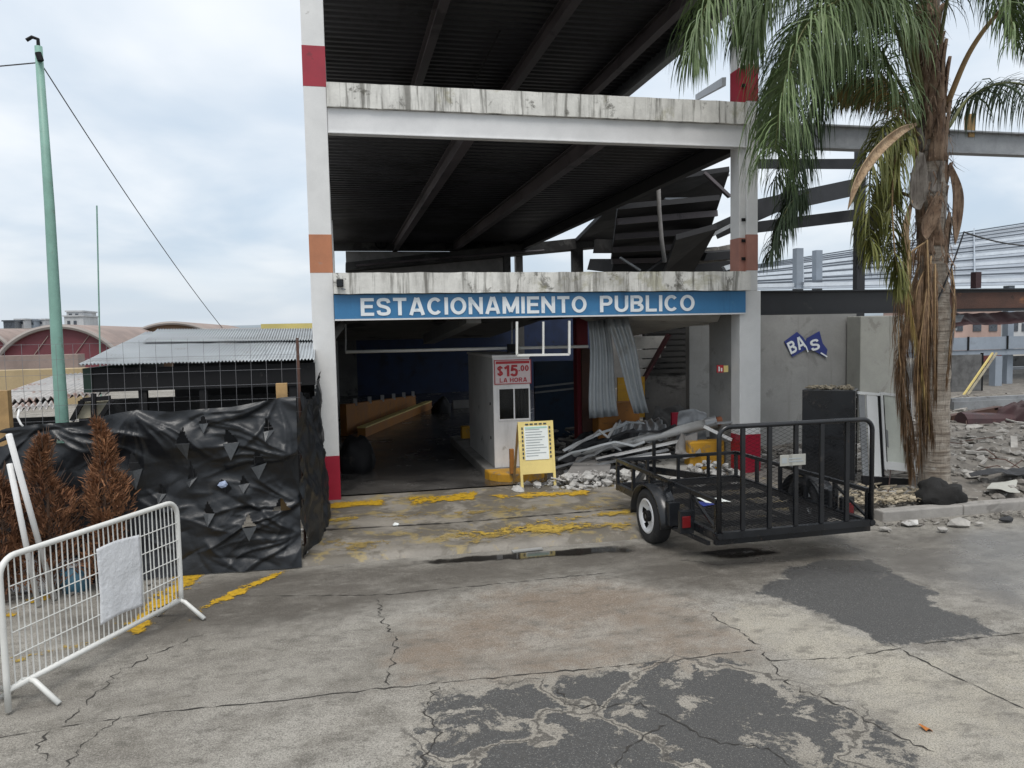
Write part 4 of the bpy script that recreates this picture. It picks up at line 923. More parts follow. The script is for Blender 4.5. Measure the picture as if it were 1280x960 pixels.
q = [Zp(708, 600, .12), Zp(762, 598, .12), Vp(766, 576, 1.6), Vp(722, 578, 1.6)]
tag(MB().prism(q, (0, .02, .1)).build('broken_slab', mt['greyconc'], base=tuple(q[0]), bevel=.01), 'flat grey concrete slab tilted behind the plaster heap', 'slab')
q = [Zp(790, 601, .12), Zp(858, 597, .12), Vp(862, 577, 1.4), Vp(806, 580, 1.4)]
tag(MB().prism(q, (0, .02, .08)).build('broken_slab', mt['paleconc'], base=tuple(q[0]), bevel=.01), 'pale broken slab lying behind the front rail of the trailer', 'slab')
def crumple(name, quad, mat, label, cat, amp=.12, seed=0, n=24, corr=0):
    a, b_, c_, d_ = quad
    def fn(i, j):
        p = a.lerp(b_, i).lerp(d_.lerp(c_, i), j)
        q = p * 2.2 + Vector((seed, 0, 0)); return p + Vector((.4, -.6, 1)) * amp * (noise.noise(q) + .5 * noise.noise(q * 2.7)) + Vector((0, -.7, .7)) * corr * sin(i * 40)
    o = MB().grid(n * 3, n, fn).build(name, mat, base=tuple(quad[0]), solid=.006, smooth=corr > 0); return tag(o, label, cat)
crumple('crumpled_sheet', [Vp(700, 580, 1.5), Vp(790, 566, 1.3), Vp(800, 540, 1.9), Vp(716, 552, 2.1)], mt['cloth'], 'black crumpled sheet spread behind the white board', 'sheet', .2, 17)
crumple('crumpled_sheet', [Vp(846, 560, 1.0), Vp(884, 556, .9), Vp(880, 516, 1.3), Vp(850, 512, 1.4)], mt['galvdark'], 'tall dented grey sheet leaning behind the clay pipe end', 'sheet', .14, 23)
crumple('crumpled_sheet', [Vp(690, 572, 2.6), Vp(760, 560, 2.2), Vp(790, 522, 3.0), Vp(745, 530, 3.4)], mt['cloth'], 'dark crumpled sheet heaped left under the hanging corrugated sheets', 'sheet', .22, 1)
crumple('crumpled_sheet', [Vp(752, 566, 1.8), Vp(835, 548, 1.6), Vp(822, 524, 2.4), Vp(770, 530, 2.6)], mt['galvdark'], 'grey ribbed sheet lying buckled above the fallen pipe', 'sheet', .12, 4, corr=.03)
crumple('crumpled_sheet', [Vp(840, 572, .5), Vp(878, 565, .4), Vp(872, 540, .7), Vp(848, 545, .8)], mt['greyconc'], 'torn grey sheet hanging below the fallen pipe near the column', 'sheet', .16, 8)
crumple('crumpled_sheet', [Vp(815, 535, 2.2), Vp(862, 530, 2.2), Vp(852, 508, 2.6), Vp(818, 510, 2.6)], mt['darkslab'], 'dark torn sheet standing behind the ribbed sheet', 'sheet', .15, 11)
a, b_ = Vp(840, 516, 2.0), Vp(858, 542, 2.0)
tag(MB().box(a.x, b_.x, 2.0, 2.06, b_.z, a.z).build('red_plate', mt['redbase'], base=(a.x, 2, b_.z)), 'small red steel plate standing in the debris behind the pipe', 'plate')
a = Zp(893, 593, .08); b_ = Vp(930, 548, .6)
tag(MB().box(a.x - .25, 6.77, .5, .75, .08, b_.z).build('yellow_block', mt['kerbpaint'], base=(a.x, .5, .08), bevel=.03), 'yellow concrete block standing left of the right column', 'block')
a = Vp(900, 461, .28)
nt_ = thing('safety_notice', 'small red safety notice fixed to the white pier by the right column', 'notice', tuple(a))
a, b_ = Vp(896, 456.5, .28), Vp(904, 465.5, .28); MB().box(a.x, b_.x, .27, .29, b_.z, a.z).build('red_plate', mt['redink'], nt_)
w2 = (b_.x - a.x); MB().box(a.x + w2 * .2, a.x + w2 * .42, .265, .2695, b_.z + .02, a.z - .025).box(a.x + w2 * .58, a.x + w2 * .8, .265, .2695, b_.z + .02, a.z - .05).build('pictogram', mt['paper'], nt_)
a, b_ = Vp(904.5, 457, .28), Vp(910, 465, .28); MB().box(a.x, b_.x, .272, .288, b_.z, a.z).build('cream_plate', mt['cream'], nt_)

# broken toilet sign on the grey wall
bs = thing('broken_sign', 'broken dark blue sign in two tilted pieces with white letters on the grey wall', 'sign', tuple(Vp(1006, 432, 2.78)))
def card(name, pts, dy=0): return MB().prism([Vp(x, y, 2.79 - dy) for x, y in pts], (0, -.012, 0)).build(name, mt['bluesheet'], bs)
card('sign_piece', [(980, 427), (996, 415), (1003, 421), (1012, 434), (990, 446)])
card('sign_piece', [(1008, 423), (1024, 414), (1028, 429), (1034, 437), (1032, 447), (1016, 438), (1006, 437)], .006)
def cw(body, x0, y0, x1, y1, tilt, dy=0):
    a, b_ = Vp(x0, y1, 2.775 - dy), Vp(x1, y0, 2.775 - dy); text('lettering', body, mt['signwhite'], bs, a.x, b_.x, a.z, b_.z, a.y, .01, .004, tilt)
cw('BA', 985, 423, 1006, 439, .42); cw('S', 1013, 424, 1024, 438, .25, .006)
p = Vp(1007.5, 433, 2.765); MB().bar(p, Vp(1010, 440, 2.765), .03, .004, up=(0, 1, 0)).build('letter_fragment', mt['signwhite'], bs)
p = Vp(1026, 441, 2.765); MB().bar(p, Vp(1034, 446, 2.765), .03, .004, up=(0, 1, 0)).build('white_edge', mt['signwhite'], bs)

# ------------------------------------------------------------------ left: plastic fence, wire, shed, pole
TV = -2.95
top_px = [(-90, 540), (0, 537), (43, 531), (100, 527), (147, 516), (173, 512), (215, 514), (290, 508), (350, 497), (374, 495)]
TOP = [(Vp(x, y, TV).x, Vp(x, y, TV).z) for x, y in top_px]
TU0, TU1 = -7.5, Vp(374, 600, TV).x
def topz(u):
    if u <= TOP[0][0]: return TOP[0][1]
    for (a, za), (b_, zb) in zip(TOP, TOP[1:]):
        if a <= u <= b_: return za + (zb - za) * (u - a) / (b_ - a)
    return TOP[-1][1]
def ptri(t): return [(Vp(x, y, TV).x, Vp(x, y, TV).z) for x, y in t]
HOLES = [ptri(t) for t in ([(222, 553), (230, 533), (240, 552)], [(281, 552), (284, 534), (300, 551)], [(331, 538), (333, 521), (344, 536)], [(159, 588), (165, 563), (178, 585)],
    [(196, 618), (200, 602), (208, 617)], [(235, 599), (238, 574), (246, 595)], [(315, 580), (322, 559), (334, 575)], [(341, 637), (351, 620), (364, 634)], [(250, 528), (254, 517), (262, 528)], [(128, 600), (133, 582), (144, 598)], [(255, 640), (259, 626), (269, 640)], [(305, 655), (311, 640), (322, 654)], [(300, 604), (304, 593), (312, 603)], [(270, 609), (277, 599), (291, 609), (284, 617)], [(60, 556), (64, 548), (84, 552)])]
def inpoly(x, y, poly):
    c = False
    for i in range(len(poly)):
        (x1, y1), (x2, y2) = poly[i], poly[i - 1]
        if (y1 > y) != (y2 > y) and x < (x2 - x1) * (y - y1) / (y2 - y1) + x1: c = not c
    return c
hooks = [TOP[2], TOP[5], TOP[8], (Vp(352, 625, TV).x, Vp(352, 625, TV).z), (Vp(165, 588, TV).x, Vp(165, 588, TV).z)]
def tz(i, j):
    u = TU0 + (TU1 - TU0) * i; return u, topz(u) * j + .015 * (1 - j)
def rdg(x): return 1 - abs(2 * x)
random.seed(99)
CREASES = []
for k in range(95):
    cu_, cz_ = ru(-4.6, TU1), ru(.05, 1.75); a = random.choice((ru(-.35, .35), ru(.5, 1.1), ru(-1.1, -.5))); L_ = ru(.25, .9)
    CREASES.append((cu_ - cos(a) * L_ / 2, cz_ - sin(a) * L_ / 2, cos(a), sin(a), L_, random.choice((-1, 1, 1)) * ru(.008, .030), ru(.02, .07)))
for hx, hz in hooks[:3] + [(TU1, 1.3), (TU1, .75), (TU1, .4)]:
    for k in range(9):
        a = ru(pi * 1.05, pi * 1.95) if hx < TU1 - .05 else ru(pi * .8, pi * 1.25); CREASES.append((hx, hz, cos(a), sin(a), ru(.5, 1.3), ru(.02, .045), ru(.02, .05)))
def tdisp(u, z):
    d = .12 * noise.noise(Vector((u * .6, z * .9, 2))) + .05 * noise.noise(Vector((u * 1.5 + z, z * 1.9 - u * .4, 5))) + .006 * noise.noise(Vector((u * 9, z * 9, 3)))
    for (x0_, z0_, cx_, cz_, L_, A_, W_) in CREASES:
        dx, dz_ = u - x0_, z - z0_; al = dx * cx_ + dz_ * cz_
        if al < 0 or al > L_: continue
        pe = dz_ * cx_ - dx * cz_ + .03 * sin(al * 7 + x0_ * 9)
        if abs(pe) > W_ * 3: continue
        e_ = math.exp(-pe / (W_ * .45)) if pe > 0 else math.exp(pe / (W_ * 1.3)); d += A_ * e_ * sin(pi * al / L_) ** .7
    for h in HOLES:
        cu_, cz_ = sum(q[0] for q in h) / len(h), sum(q[1] for q in h) / len(h); rr = math.hypot(u - cu_, (z - cz_) * 1.3)
        if rr < .4: d += .03 * sin(pi * rr / .4) * math.tanh(-(z - cz_) * 9)
    return d
tf = thing('plastic_fence', 'black plastic sheeting fence full of torn triangular slits, left of the entrance', 'fence', ((TU0 + TU1) / 2, TV, 0))
o = MB(); NX, NZ = 460, 130
def tfn(i, j):
    u, z = tz(i, j); return (u, TV - tdisp(u, z) - .12 * (1 - j) ** 2, z)
o.grid(NX, NZ, tfn, lambda i, j: any(inpoly(*tz(i, j), h) for h in HOLES))
o.build('sheeting', mt['tarp'], tf, smooth=True)
fl_ = []
for t_, k in (([(222, 553), (240, 552), (236, 573)], .05), ([(280, 553), (301, 551), (291, 573)], .06), ([(331, 538), (344, 536), (334, 549)], .04), ([(157, 590), (179, 585), (172, 611)], .06), ([(233, 603), (247, 596), (238, 608)], .05), ([(315, 583), (335, 576), (325, 597)], .05), ([(196, 618), (208, 617), (199, 630)], .04), ([(250, 529), (262, 528), (257, 540)], .04), ([(128, 601), (144, 598), (138, 616)], .05), ([(255, 641), (270, 640), (262, 655)], .05), ([(305, 656), (323, 654), (314, 671)], .05), ([(299, 605), (313, 603), (306, 614)], .04)):
    (xa, ya), (xb, yb), (xc, yc) = t_; o = MB()
    P_ = [Vp(x, y, TV) for x, y in t_]; P_ = [Vector((p.x, TV - tdisp(p.x, p.z) - .12 * max(0, 1 - p.z / 1.8) ** 2 - .012, p.z)) for p in P_]
    P_[2].y -= k; mid_ = (P_[0] + P_[1]) / 2 + Vector((0, -.02, 0))
    o.add([P_[0], mid_, P_[1], P_[2]], [(0, 3, 1), (1, 3, 2)]); o.build('torn_flap', mt['tarpflap'], tf, solid=.003)
o = MB()   # sheet returning to the left column
B0 = Vector((TU1, TV, 0)); B1 = Vector((-.15, -.12, .08))
def rfn(i, j):
    p = B0.lerp(B1, i); zt_ = TOP[-1][1] + (.02 - .25 * sin(i * pi)) + i * .1; z = p.z + (zt_ - p.z) * j
    d = .10 * noise.noise(Vector((i * 5, z * 2.5, 12))) + .05 * (1 - abs(2 * noise.noise(Vector((i * 12 + z, z * 4, 3)))))
    return (p.x + d * 1.0 + .14 * (1 - j) * sin(i * pi), p.y - .02 - d * .3, z + .03)
o.grid(70, 60, rfn); o.build('sheeting', mt['tarp'], tf, smooth=True)
for (px, y0, y1) in ((352, 479, 500), (4, 488, 537)):
    p = Vp(px, y0, TV + .12); o = MB().box(p.x - .06, p.x + .06, TV + .06, TV + .16, 0, p.z); o.build('post', mt['wood'], tf)
p = Vp(12, 520, TV); o = MB().tube([Vp(24, 512, TV - .05), Vp(22, 522, TV - .08), Vp(26, 530, TV - .1), Vp(29, 533, TV - .1)], .012, 6)
o.build('white_tie', mt['pvc'], tf, smooth=True)
# oddments showing at the slits
tag(MB().rock(Vp(279, 606, TV - .06), .055, (1.2, .6, 1)).build('plastic_scrap', mt['bluescrap'], base=tuple(Vp(279, 608, TV))), 'pale blue and white scrap poking through a slit of the plastic fence', 'scrap')
# wire mesh fence above
wm = thing('wire_fence', 'thin wire mesh fence standing above the black plastic sheeting', 'fence', (-3.5, TV + .2, 0))
o = MB(); zt_ = Vp(250, 425, TV + .2).z; x = -7.4
while x < -.25:
    o.bar((x, TV + .2, .8), (x + .01, TV + .2, zt_ + .02 * sin(x * 3)), .0032, .0032); x += .165
for k in range(9):
    z = zt_ - k * .165; o.bar((-7.4, TV + .21, z), (-.25, TV + .21, z - .02), .0032, .0032, up=(0, 1, 0))
wm_o = o.build('wire_mesh', mt['mesh'], wm)
for x in (-7.0, -.28):
    MB().tube([(x, TV + .26, 0), (x, TV + .26, zt_ + .0)], .016, 8).build('post', mt['rust'], wm)
# kiosk with corrugated roof
kq = [Vp(98, 456, -1.2), Vp(393, 449, -1.2), Vp(182, 415.5, 3.2), Vp(396, 414, 3.2)]
ks = thing('kiosk', 'dark market kiosk with a shiny corrugated roof behind the plastic fence', 'kiosk', ((kq[0].x + kq[1].x) / 2, 1, 0))
MB().corr(kq[0], kq[1], kq[2] + Vector((0, 0, 0)), kq[3], 66, .013, 6, bend=lambda x, y: Vector((0, 0, .012 * noise.noise(Vector((x * 9, y * 5, 0)))))).build('roof_sheet', mt['galv'], ks, smooth=True, solid=.005)
a = kq[0]; 
up_q = [a.lerp(kq[2], .52) + Vector((.35, 0, .04)), kq[1].lerp(kq[3], .52) + Vector((-.0, 0, .04)), kq[2] + Vector((.2, 0, .05)), kq[3] + Vector((0, 0, .05))]
MB().corr(*up_q, 62, .013, 3).build('roof_sheet', mt['galv'], ks, smooth=True, solid=.005)
wz = Vp(100, 491, -1.1).z
MB().box(kq[0].x + .12, kq[1].x, -1.1, -1.0, wz, kq[0].z - .06).build('front_board', mt['blackdull'], ks)
MB().box(kq[0].x + .02, kq[0].x + .119, -1.12, 3, wz, kq[0].z - .05).build('side_board', M('dark_green_board', (.01, .03, .02), .6), ks)
MB().box(kq[0].x + .3, kq[1].x, 2.9, 3.0, 0, kq[2].z - .06).build('rear_wall', mt['cloth'], ks)
for x in (kq[0].x + .7, (kq[0].x + kq[1].x) / 2, kq[1].x - .3): MB().box(x - .05, x + .05, -1.08, -.98, 0, wz).build('post', mt['blackdull'], ks)
tag(MB().box(Vp(100, 500, .3).x, Vp(388, 500, .3).x, .2, .4, 0, Vp(200, 497, .3).z).build('stall_counter', mt['cloth'], base=(-3, .3, 0)), 'dark stall counter inside the kiosk under its board', 'counter')
# lower old roof and leaning boards
lq = [Vp(-30, 505, -.2), Vp(132, 492, -.2), Vp(70, 470, 4), Vp(175, 462, 4)]
lr = thing('low_roof', 'low rusting corrugated roof left of the kiosk behind the green pole', 'roof', (lq[0].x, 0, 0))
MB().corr(*lq, 18, .03, 3).build('roof_sheet', mt['galvold'], lr, smooth=True, solid=.005)
lq2 = [Vp(-20, 516, -.9), Vp(75, 508, -.9), Vp(5, 497, 1), Vp(80, 494, 1)]
MB().corr(*lq2, 12, .03, 2).build('eave_sheet', mt['galvold'], lr, smooth=True, solid=.005)
MB().box(lq[0].x - 1, Vp(80, 500, .2).x, .2, .3, 0, 1.5).build('dark_wall', mt['cloth'], lr)
tag(MB().prism([Vp(92, 524, -1.8), Vp(103, 503, -1.8), Vp(136, 501, -1.8), Vp(128, 521, -1.8)], (0, .06, 0)).build('wooden_board', mt['oldwood'], base=tuple(Vp(92, 524, -1.8))), 'pale wooden board leaning behind the plastic fence beside the green pole', 'board')
tag(MB().bar(Vp(90, 526, -1.85), Vp(104, 500, -1.85), .05, .05).bar(Vp(104, 500, -1.85), Vp(138, 497, -1.85), .05, .05).bar(Vp(124, 524, -1.86), Vp(140, 500, -1.86), .05, .05).bar(Vp(117, 524, -1.87), Vp(117, 492, -1.87), .05, .05).build('rack', mt['blackdull'], base=tuple(Vp(90, 526, -1.85))), 'dark metal rack framing the pale board behind the plastic fence', 'rack')
# green pole
pv = -1.9
pp = [Vp(79, 560, pv), Vp(76, 500, pv), Vp(72, 440, pv), Vp(62, 260, pv), Vp(48, 58, pv)]
pp[0] = pp[1] + (pp[1] - pp[2]) * ((pp[1].z) / (pp[2].z - pp[1].z))
up_ = thing('utility_pole', 'tall thin leaning pale green pole carrying two wires at the far left', 'pole', tuple(pp[0]))
MB().tube(pp, [.074, .07, .065, .054, .04], 14).build('shaft', mt['polegreen'], up_, smooth=True)
MB().tube([pp[4], pp[4] + Vector((0, 0, .08)), pp[4] + Vector((-.06, 0, .1)), pp[4] + Vector((-.12, 0, .06))], .02, 6).build('hook', mt['blackdull'], up_)
MB().tube([Vp(47.5, 66, pv - .06), Vp(51, 76, pv - .06)], .035, 8).build('insulator', mt['blackdull'], up_)
def sag(p, q, s, n=14):
    return [p.lerp(q, i / n) - Vector((0, 0, s * 4 * (i / n) * (1 - i / n))) for i in range(n + 1)]
tag(MB().tube(sag(Vp(50, 78, pv), Vp(-1600, 60, pv + 2), .35, 30), .008, 5).build('overhead_wire', mt['wire'], base=tuple(Vp(50, 78, pv))), 'overhead wire running left from the top of the green pole', 'wire')
tag(MB().tube(sag(Vp(53, 82, pv), Vp(278, 410, 6), .12), .007, 5).build('overhead_wire', mt['wire'], base=tuple(Vp(53, 82, pv))), 'overhead wire sloping right from the green pole down to the kiosk roof', 'wire')
p = Vp(122, 430, 20)
tag(MB().tube([Vector((p.x, 20, 0)), Vp(121, 257, 20)], .028, 6).build('mast', mt['poledark'], base=(p.x, 20, 0)), 'thin distant mast right of the green pole', 'mast')

# dead cypresses
def cypress(cx, cy, hgt, rad, label, seed):
    random.seed(seed)
    t = thing('dead_cypress', label, 'shrub', (cx, cy, 0), 0, 'dried brown cypresses before the plastic fence')
    MB().tube([(cx, cy, 0), (cx + .02, cy, hgt * .9)], [.025, .006], 6).build('trunk', mt['twig'], t)
    o = MB()
    for i in range(5600):
        k = random.random() ** .8; z = .12 + k * (hgt - .12)
        r = rad * min(1, (1.02 - k) * 2.0) ** .75 * (.80 + .75 * noise.noise(Vector((k * 4.5, seed * 3.1, 0))))
        a = ru(0, 2 * pi); q = r * math.sqrt(ru(.25, 1)); clump = 1 + .75 * noise.noise(Vector((cos(a) * 1.6 + seed, sin(a) * 1.6, z * 3.2 + seed)))
        if noise.noise(Vector((cos(a) * 2.2, sin(a) * 2.2 + seed, z * 6))) < -.22: continue
        c0 = Vector((cx + cos(a) * q * clump + .16 * noise.noise(Vector((z * 1.8, seed, 5))), cy + sin(a) * q * clump, z)); d = Vector((cos(a) * .6 + rg(0, .4), sin(a) * .6 + rg(0, .4), .75 + rg(0, .35))).normalized() * ru(.04, .10)
        s_ = Vector((rg(0, 1), rg(0, 1), rg(0, .5))).normalized() * ru(.004, .010)
        o.add([c0 - s_, c0 + s_, c0 + d * .7 + s_ * .8, c0 + d, c0 + d * .7 - s_ * .8], [(0, 1, 2, 3, 4)])
    tw_ = MB()
    for i in range(70):
        z = ru(.1, hgt * .95); a = ru(0, 2 * pi); r = rad * min(1, (1.05 - z / hgt) * 2) * ru(.7, 1.25); tw_.tube([(cx, cy, z), (cx + cos(a) * r * .6, cy + sin(a) * r * .6, z + .08), (cx + cos(a) * r, cy + sin(a) * r, z + .22)], [.008, .005, .002], 4)
    tw_.build('twigs', mt['twig'], t)
    o.build('foliage', mt['cypress'], t)
CY = -3.42
cypress(Vp(62, 690, CY).x, CY, Vp(50, 548, CY).z, .30, 'broad dead brown cypress behind the leaning white pipes', 11)
cypress(Vp(133, 690, CY + .1).x, CY + .1, Vp(118, 528, CY).z, .21, 'slim taller dead cypress, right of the three by the plastic fence', 12)
cypress(Vp(4, 690, CY).x, CY, Vp(4, 595, CY).z, .27, 'low dead cypress at the left edge of the photo', 13)
random.seed(21)
tag(MB().tube([Zp(49, 756, .03), Vp(11, 543, -3.15)], .028, 8).build('white_pipe', mt['pvc'], base=tuple(Zp(49, 756, .03)), smooth=True)[0:0] if False else MB().tube([Zp(48, 756, .03), Vp(12, 580, -3.95)], .026, 8).build('white_pipe', mt['pvc'], base=tuple(Zp(48, 756, .03)), smooth=True), 'shorter white plastic pipe leaning, left of the pair', 'pipe', 'white pipes leaning by the dead cypresses')
tag(MB().tube([Zp(68, 748, .03), Vp(11, 543, -4.05)], .027, 8).build('white_pipe', mt['pvc'], base=tuple(Zp(68, 748, .03)), smooth=True), 'longer white plastic pipe leaning, right of the pair', 'pipe', 'white pipes leaning by the dead cypresses')
p = Zp(52, 738, 0); lump('plastic_bag', (p.x, p.y, .15), .19, mt['bagwhite'], 'crumpled clear white plastic bag on the ground by the leaning pipes', 'bag', 2, (1.25, .9, .95), 30, .5)
p = Zp(95, 738, 0); bk = thing('bucket', 'battered light blue bucket on the ground right of the white bag', 'bucket', (p.x, p.y, 0))
MB().tube([(p.x, p.y, .0), (p.x - .01, p.y, .28)], [.12, .15], 16).build('body', mt['bluebucket'], bk, smooth=True)
MB().tube([(p.x - .01, p.y, .281), (p.x - .01, p.y, .30)], [.158, .158], 16).build('lid', mt['bagwhite'], bk)
rubble('litter', 120, lambda i: (ru(-4.2, -1.6), -3.35 + rg(0, .22), .02), .01, .05, mt['rubblemix'], 'small litter along the foot of the plastic fence', 'litter', (-3, -3.3, 0), .6)
rubble('litter', 90, lambda i: (-.38 + rg(0, .05) + random.random() * .12, ru(-2.9, -.2), .09), .01, .04, mt['chunkwhite'], 'pale crumbs along the sheeting beside the driveway', 'litter', (-.3, -1.5, .08), .5)

# ------------------------------------------------------------------ crowd barriers
bA, bB = Zp(11, 893, 0), Zp(228, 772, 0); bA.z = bB.z = 0
def barrier(label, sheet=True):
    L_ = (bB - bA).length; hh_ = 1.10; z0_ = .17
    t = thing('crowd_barrier', label, 'barrier', tuple(bA), math.atan2(bB.y - bA.y, bB.x - bA.x), 'white crowd barriers at the left')
    r0 = .13; pts = []
    def arc(cx, cz, a0, a1): return [(cx + r0 * cos(a0 + (a1 - a0) * i / 6), 0, cz + r0 * sin(a0 + (a1 - a0) * i / 6)) for i in range(7)]
    rr = .06
    pts = [(0, 0, .02)] + [(0, 0, z0_ + .1)] + arc(r0, hh_ - r0, pi, pi / 2) + arc(L_ - r0, hh_ - r0, pi / 2, 0) + [(L_, 0, z0_ + .1), (L_, 0, z0_)]
    MB().tube(pts, .022, 10).build('frame', mt['barrier'], t, local=True, smooth=True)
    MB().tube([(.0, 0, z0_), (L_, 0, z0_)], .021, 10).build('lower_rail', mt['barrier'], t, local=True, smooth=True)
    n = 34; o = MB()
    for i in range(n):
        x = .07 + (L_ - .14) * i / (n - 1); o.tube([(x, 0, z0_), (x + rg(0, .003), rg(0, .004), .6), (x, 0, hh_ - (.01 if .12 < x < L_ - .12 else .05))], .0055, 5)
    for i in (1,): pass
    o.build('bars', mt['barrier'], t, local=True)
    o = MB()
    for z in (.40, .57, .74, .90): o.tube([(.06, -.008, z - .01), (L_ - .02, -.008, z)], .005, 5)
    o.build('cross_wires', mt['barrier'], t, local=True)
    for x in (.18, L_ - .02):
        o = MB().tube([(x, -.25, .015), (x, -.05, z0_ - .01), (x, 0, z0_ + .0), (x, .05, z0_ - .01), (x, .25, .015)], .020, 8)
        o.build('foot', mt['barrier'], t, local=True, smooth=True)
    if sheet:
        o = MB(); x0_, x1_ = L_ * .46, L_ * .72
        o.grid(16, 24, lambda i, j: (x0_ + (x1_ - x0_) * i + .01 * sin(j * 3), -.016 - .006 * noise.noise(Vector((i * 3, j * 4, 0))), 0.31 + .62 * j + .012 * sin(i * 4)))
        o.build('white_sheet', mt['bagwhite'], t, local=True, smooth=True, solid=.003)
    return t
br1 = barrier('white crowd barrier with a crumpled white sheet tied to its bars')
d_ = (bB - bA).normalized()
br2 = dup(br1, (bA.x - 1.95, bA.y + .55, 0), R(-14), 'white crowd barrier mostly cut off by the left edge, behind the sheeted one')
for c_ in list(br2.children):
    if c_.name.startswith('white_sheet'): bpy.data.objects.remove(c_)

# ------------------------------------------------------------------ trailer
rl = Zp(895, 667, .42); fl2 = Zp(764, 604, .42)
ta = math.atan2(-(fl2.x - rl.x), fl2.y - rl.y); TW_, TL_ = 1.90, (fl2 - rl).length
ta = max(-.02, min(.05, ta * .5))
tl = thing('utility_trailer', 'black open utility trailer with a tall barred tailgate parked on the wet driveway edge', 'trailer', (0, 0, 0), ta)
cx_ = Matrix.Rotation(ta, 3, 'Z') @ Vector((TW_ / 2, TL_ / 2, 0)); tl.location = (rl.x + cx_.x, rl.y + cx_.y, 0.0)
hw_, hl_ = TW_ / 2, TL_ / 2; BZ = .42; bk_ = mt['black']
o = MB(); o.box(-hw_, hw_, -hl_, -hl_ + .06, BZ - .13, BZ).box(-hw_, hw_, hl_ - .06, hl_, BZ - .10, BZ)
o.box(-hw_, -hw_ + .06, -hl_ + .061, hl_ - .061, BZ - .09, BZ).box(hw_ - .06, hw_, -hl_ + .061, hl_ - .061, BZ - .09, BZ)
for y in (-.9, -.3, .3, .9): o.box(-hw_ + .061, hw_ - .061, y - .025, y + .025, BZ - .085, BZ - .025)
o.build('bed_frame', bk_, tl, local=True, bevel=.004)
def lattice(x0, x1, z0, z1, sp, w, mk):
    o = MB(); k = .45
    for s_ in (-1, 1):
        c = -(x1 - x0) * k if s_ > 0 else 0
        cmax = (z1 - z0) if s_ > 0 else (z1 - z0) + (x1 - x0) * k
        while c < cmax:
            pts = []
            xa, xb = x0, x1
            za, zb = z0 + c + s_ * 0, z0 + c + s_ * k * (x1 - x0)
            # clip to z-range
            def xat(z): return x0 + (z - z0 - c) / (s_ * k)
            cand = []
            if z0 <= za <= z1: cand.append((x0, za))
            if z0 <= zb <= z1: cand.append((x1, zb))
            for z in (z0, z1):
                x = xat(z)
                if x0 < x < x1: cand.append((x, z))
            if len(cand) >= 2: o.bar(mk(*cand[0], s_), mk(*cand[1], s_), w, .002, up=mk(0, 0, 0) if False else (0, 1, 0) if abs((mk(0, 0, 0) - mk(0, 1, 0)).z) > .5 else (0, 0, 1))
            c += sp
    return o
o = lattice(-hw_ + .06, hw_ - .06, -hl_ + .06, hl_ - .06, .05, .016, lambda x, y, s_: Vector((x, y, BZ - .018 + .002 * s_)))
o.build('mesh_floor', mt['blackdull'], tl, local=True)
# side rails
RH = BZ + .33
for s_ in (-1, 1):
    o = MB(); x = s_ * (hw_ - .025)
    o.bar((x, -hl_ + .02, RH), (x, hl_ - .02, RH), .045, .045)
    n = 6
    for i in range(n):
        y = -hl_ + .025 + (2 * hl_ - .05) * i / (n - 1)
        if s_ < 0 and 0 < i < 1: continue
        o.box(x - .022, x + .022, y - .022, y + .022, BZ + .001, RH - .024)
    o.bar((x, -hl_ + .02, BZ + .02), (x, -hl_ + .62, RH - .03), .03, .03)
    o.build('side_rail', bk_, tl, local=True, bevel=.004)
o = MB(); o.bar((-hw_ + .04, hl_ - .03, RH), (hw_ - .04, hl_ - .03, RH), .045, .045)
for i in range(1, 4): x = -hw_ + TW_ * i / 4; o.box(x - .02, x + .02, hl_ - .05, hl_ - .01, BZ + .001, RH - .024)
o.build('front_rail', bk_, tl, local=True, bevel=.004)
# tailgate
GZ = BZ + 1.13; gy = -hl_ - .03
tg = MB(); rr = .12
pts = [(-hw_ + .02, gy, BZ - .06), (-hw_ + .02, gy, GZ - rr)] + [(-hw_ + .02 + rr - rr * cos(a), gy, GZ - rr + rr * sin(a)) for a in (.26, .52, .79, 1.05, 1.31, 1.57)]
pts += [(hw_ - .02 - rr + rr * sin(a), gy, GZ - rr + rr * cos(a)) for a in (0, .26, .52, .79, 1.05, 1.31, 1.57)] + [(hw_ - .02, gy, BZ - .06)]
tg.tube(pts, .026, 8); tgo = tg.build('tailgate', bk_, tl, local=True, smooth=True)
MB().bar((-hw_ + .05, gy, BZ - .02), (hw_ - .05, gy, BZ - .02), .05, .07).build('bottom_bar', bk_, tgo, local=True)
for i in range(1, 6):
    x = -hw_ + TW_ * i / 6 - .02; MB().box(x - .024, x + .024, gy - .015, gy + .02, BZ + .017, GZ - .02).build('upright', bk_, tgo, local=True, bevel=.004)
o = lattice(-hw_ + .05, hw_ - .05, BZ + .02, GZ - .03, 0.042, .0022, lambda x, z, s_: Vector((x, gy + .026 + .001 * s_, z)))
o.build('gate_mesh', mt['blackdull'], tgo, local=True)
npl = MB().box(.02 - .25, .02 + .06, gy - .03, gy - .022, BZ + .68, BZ + .80)
npo = npl.build('number_plate', mt['wallpale'], tgo, local=True, bevel=.003)
MB().box(-.21, -.15, gy - .033, gy - .0305, BZ + .71, BZ + .77).box(-.13, .05, gy - .033, gy - .0305, BZ + .72, BZ + .735).box(-.13, .03, gy - .033, gy - .0305, BZ + .75, BZ + .762).build('print', mt['greyink'], npo, local=True)
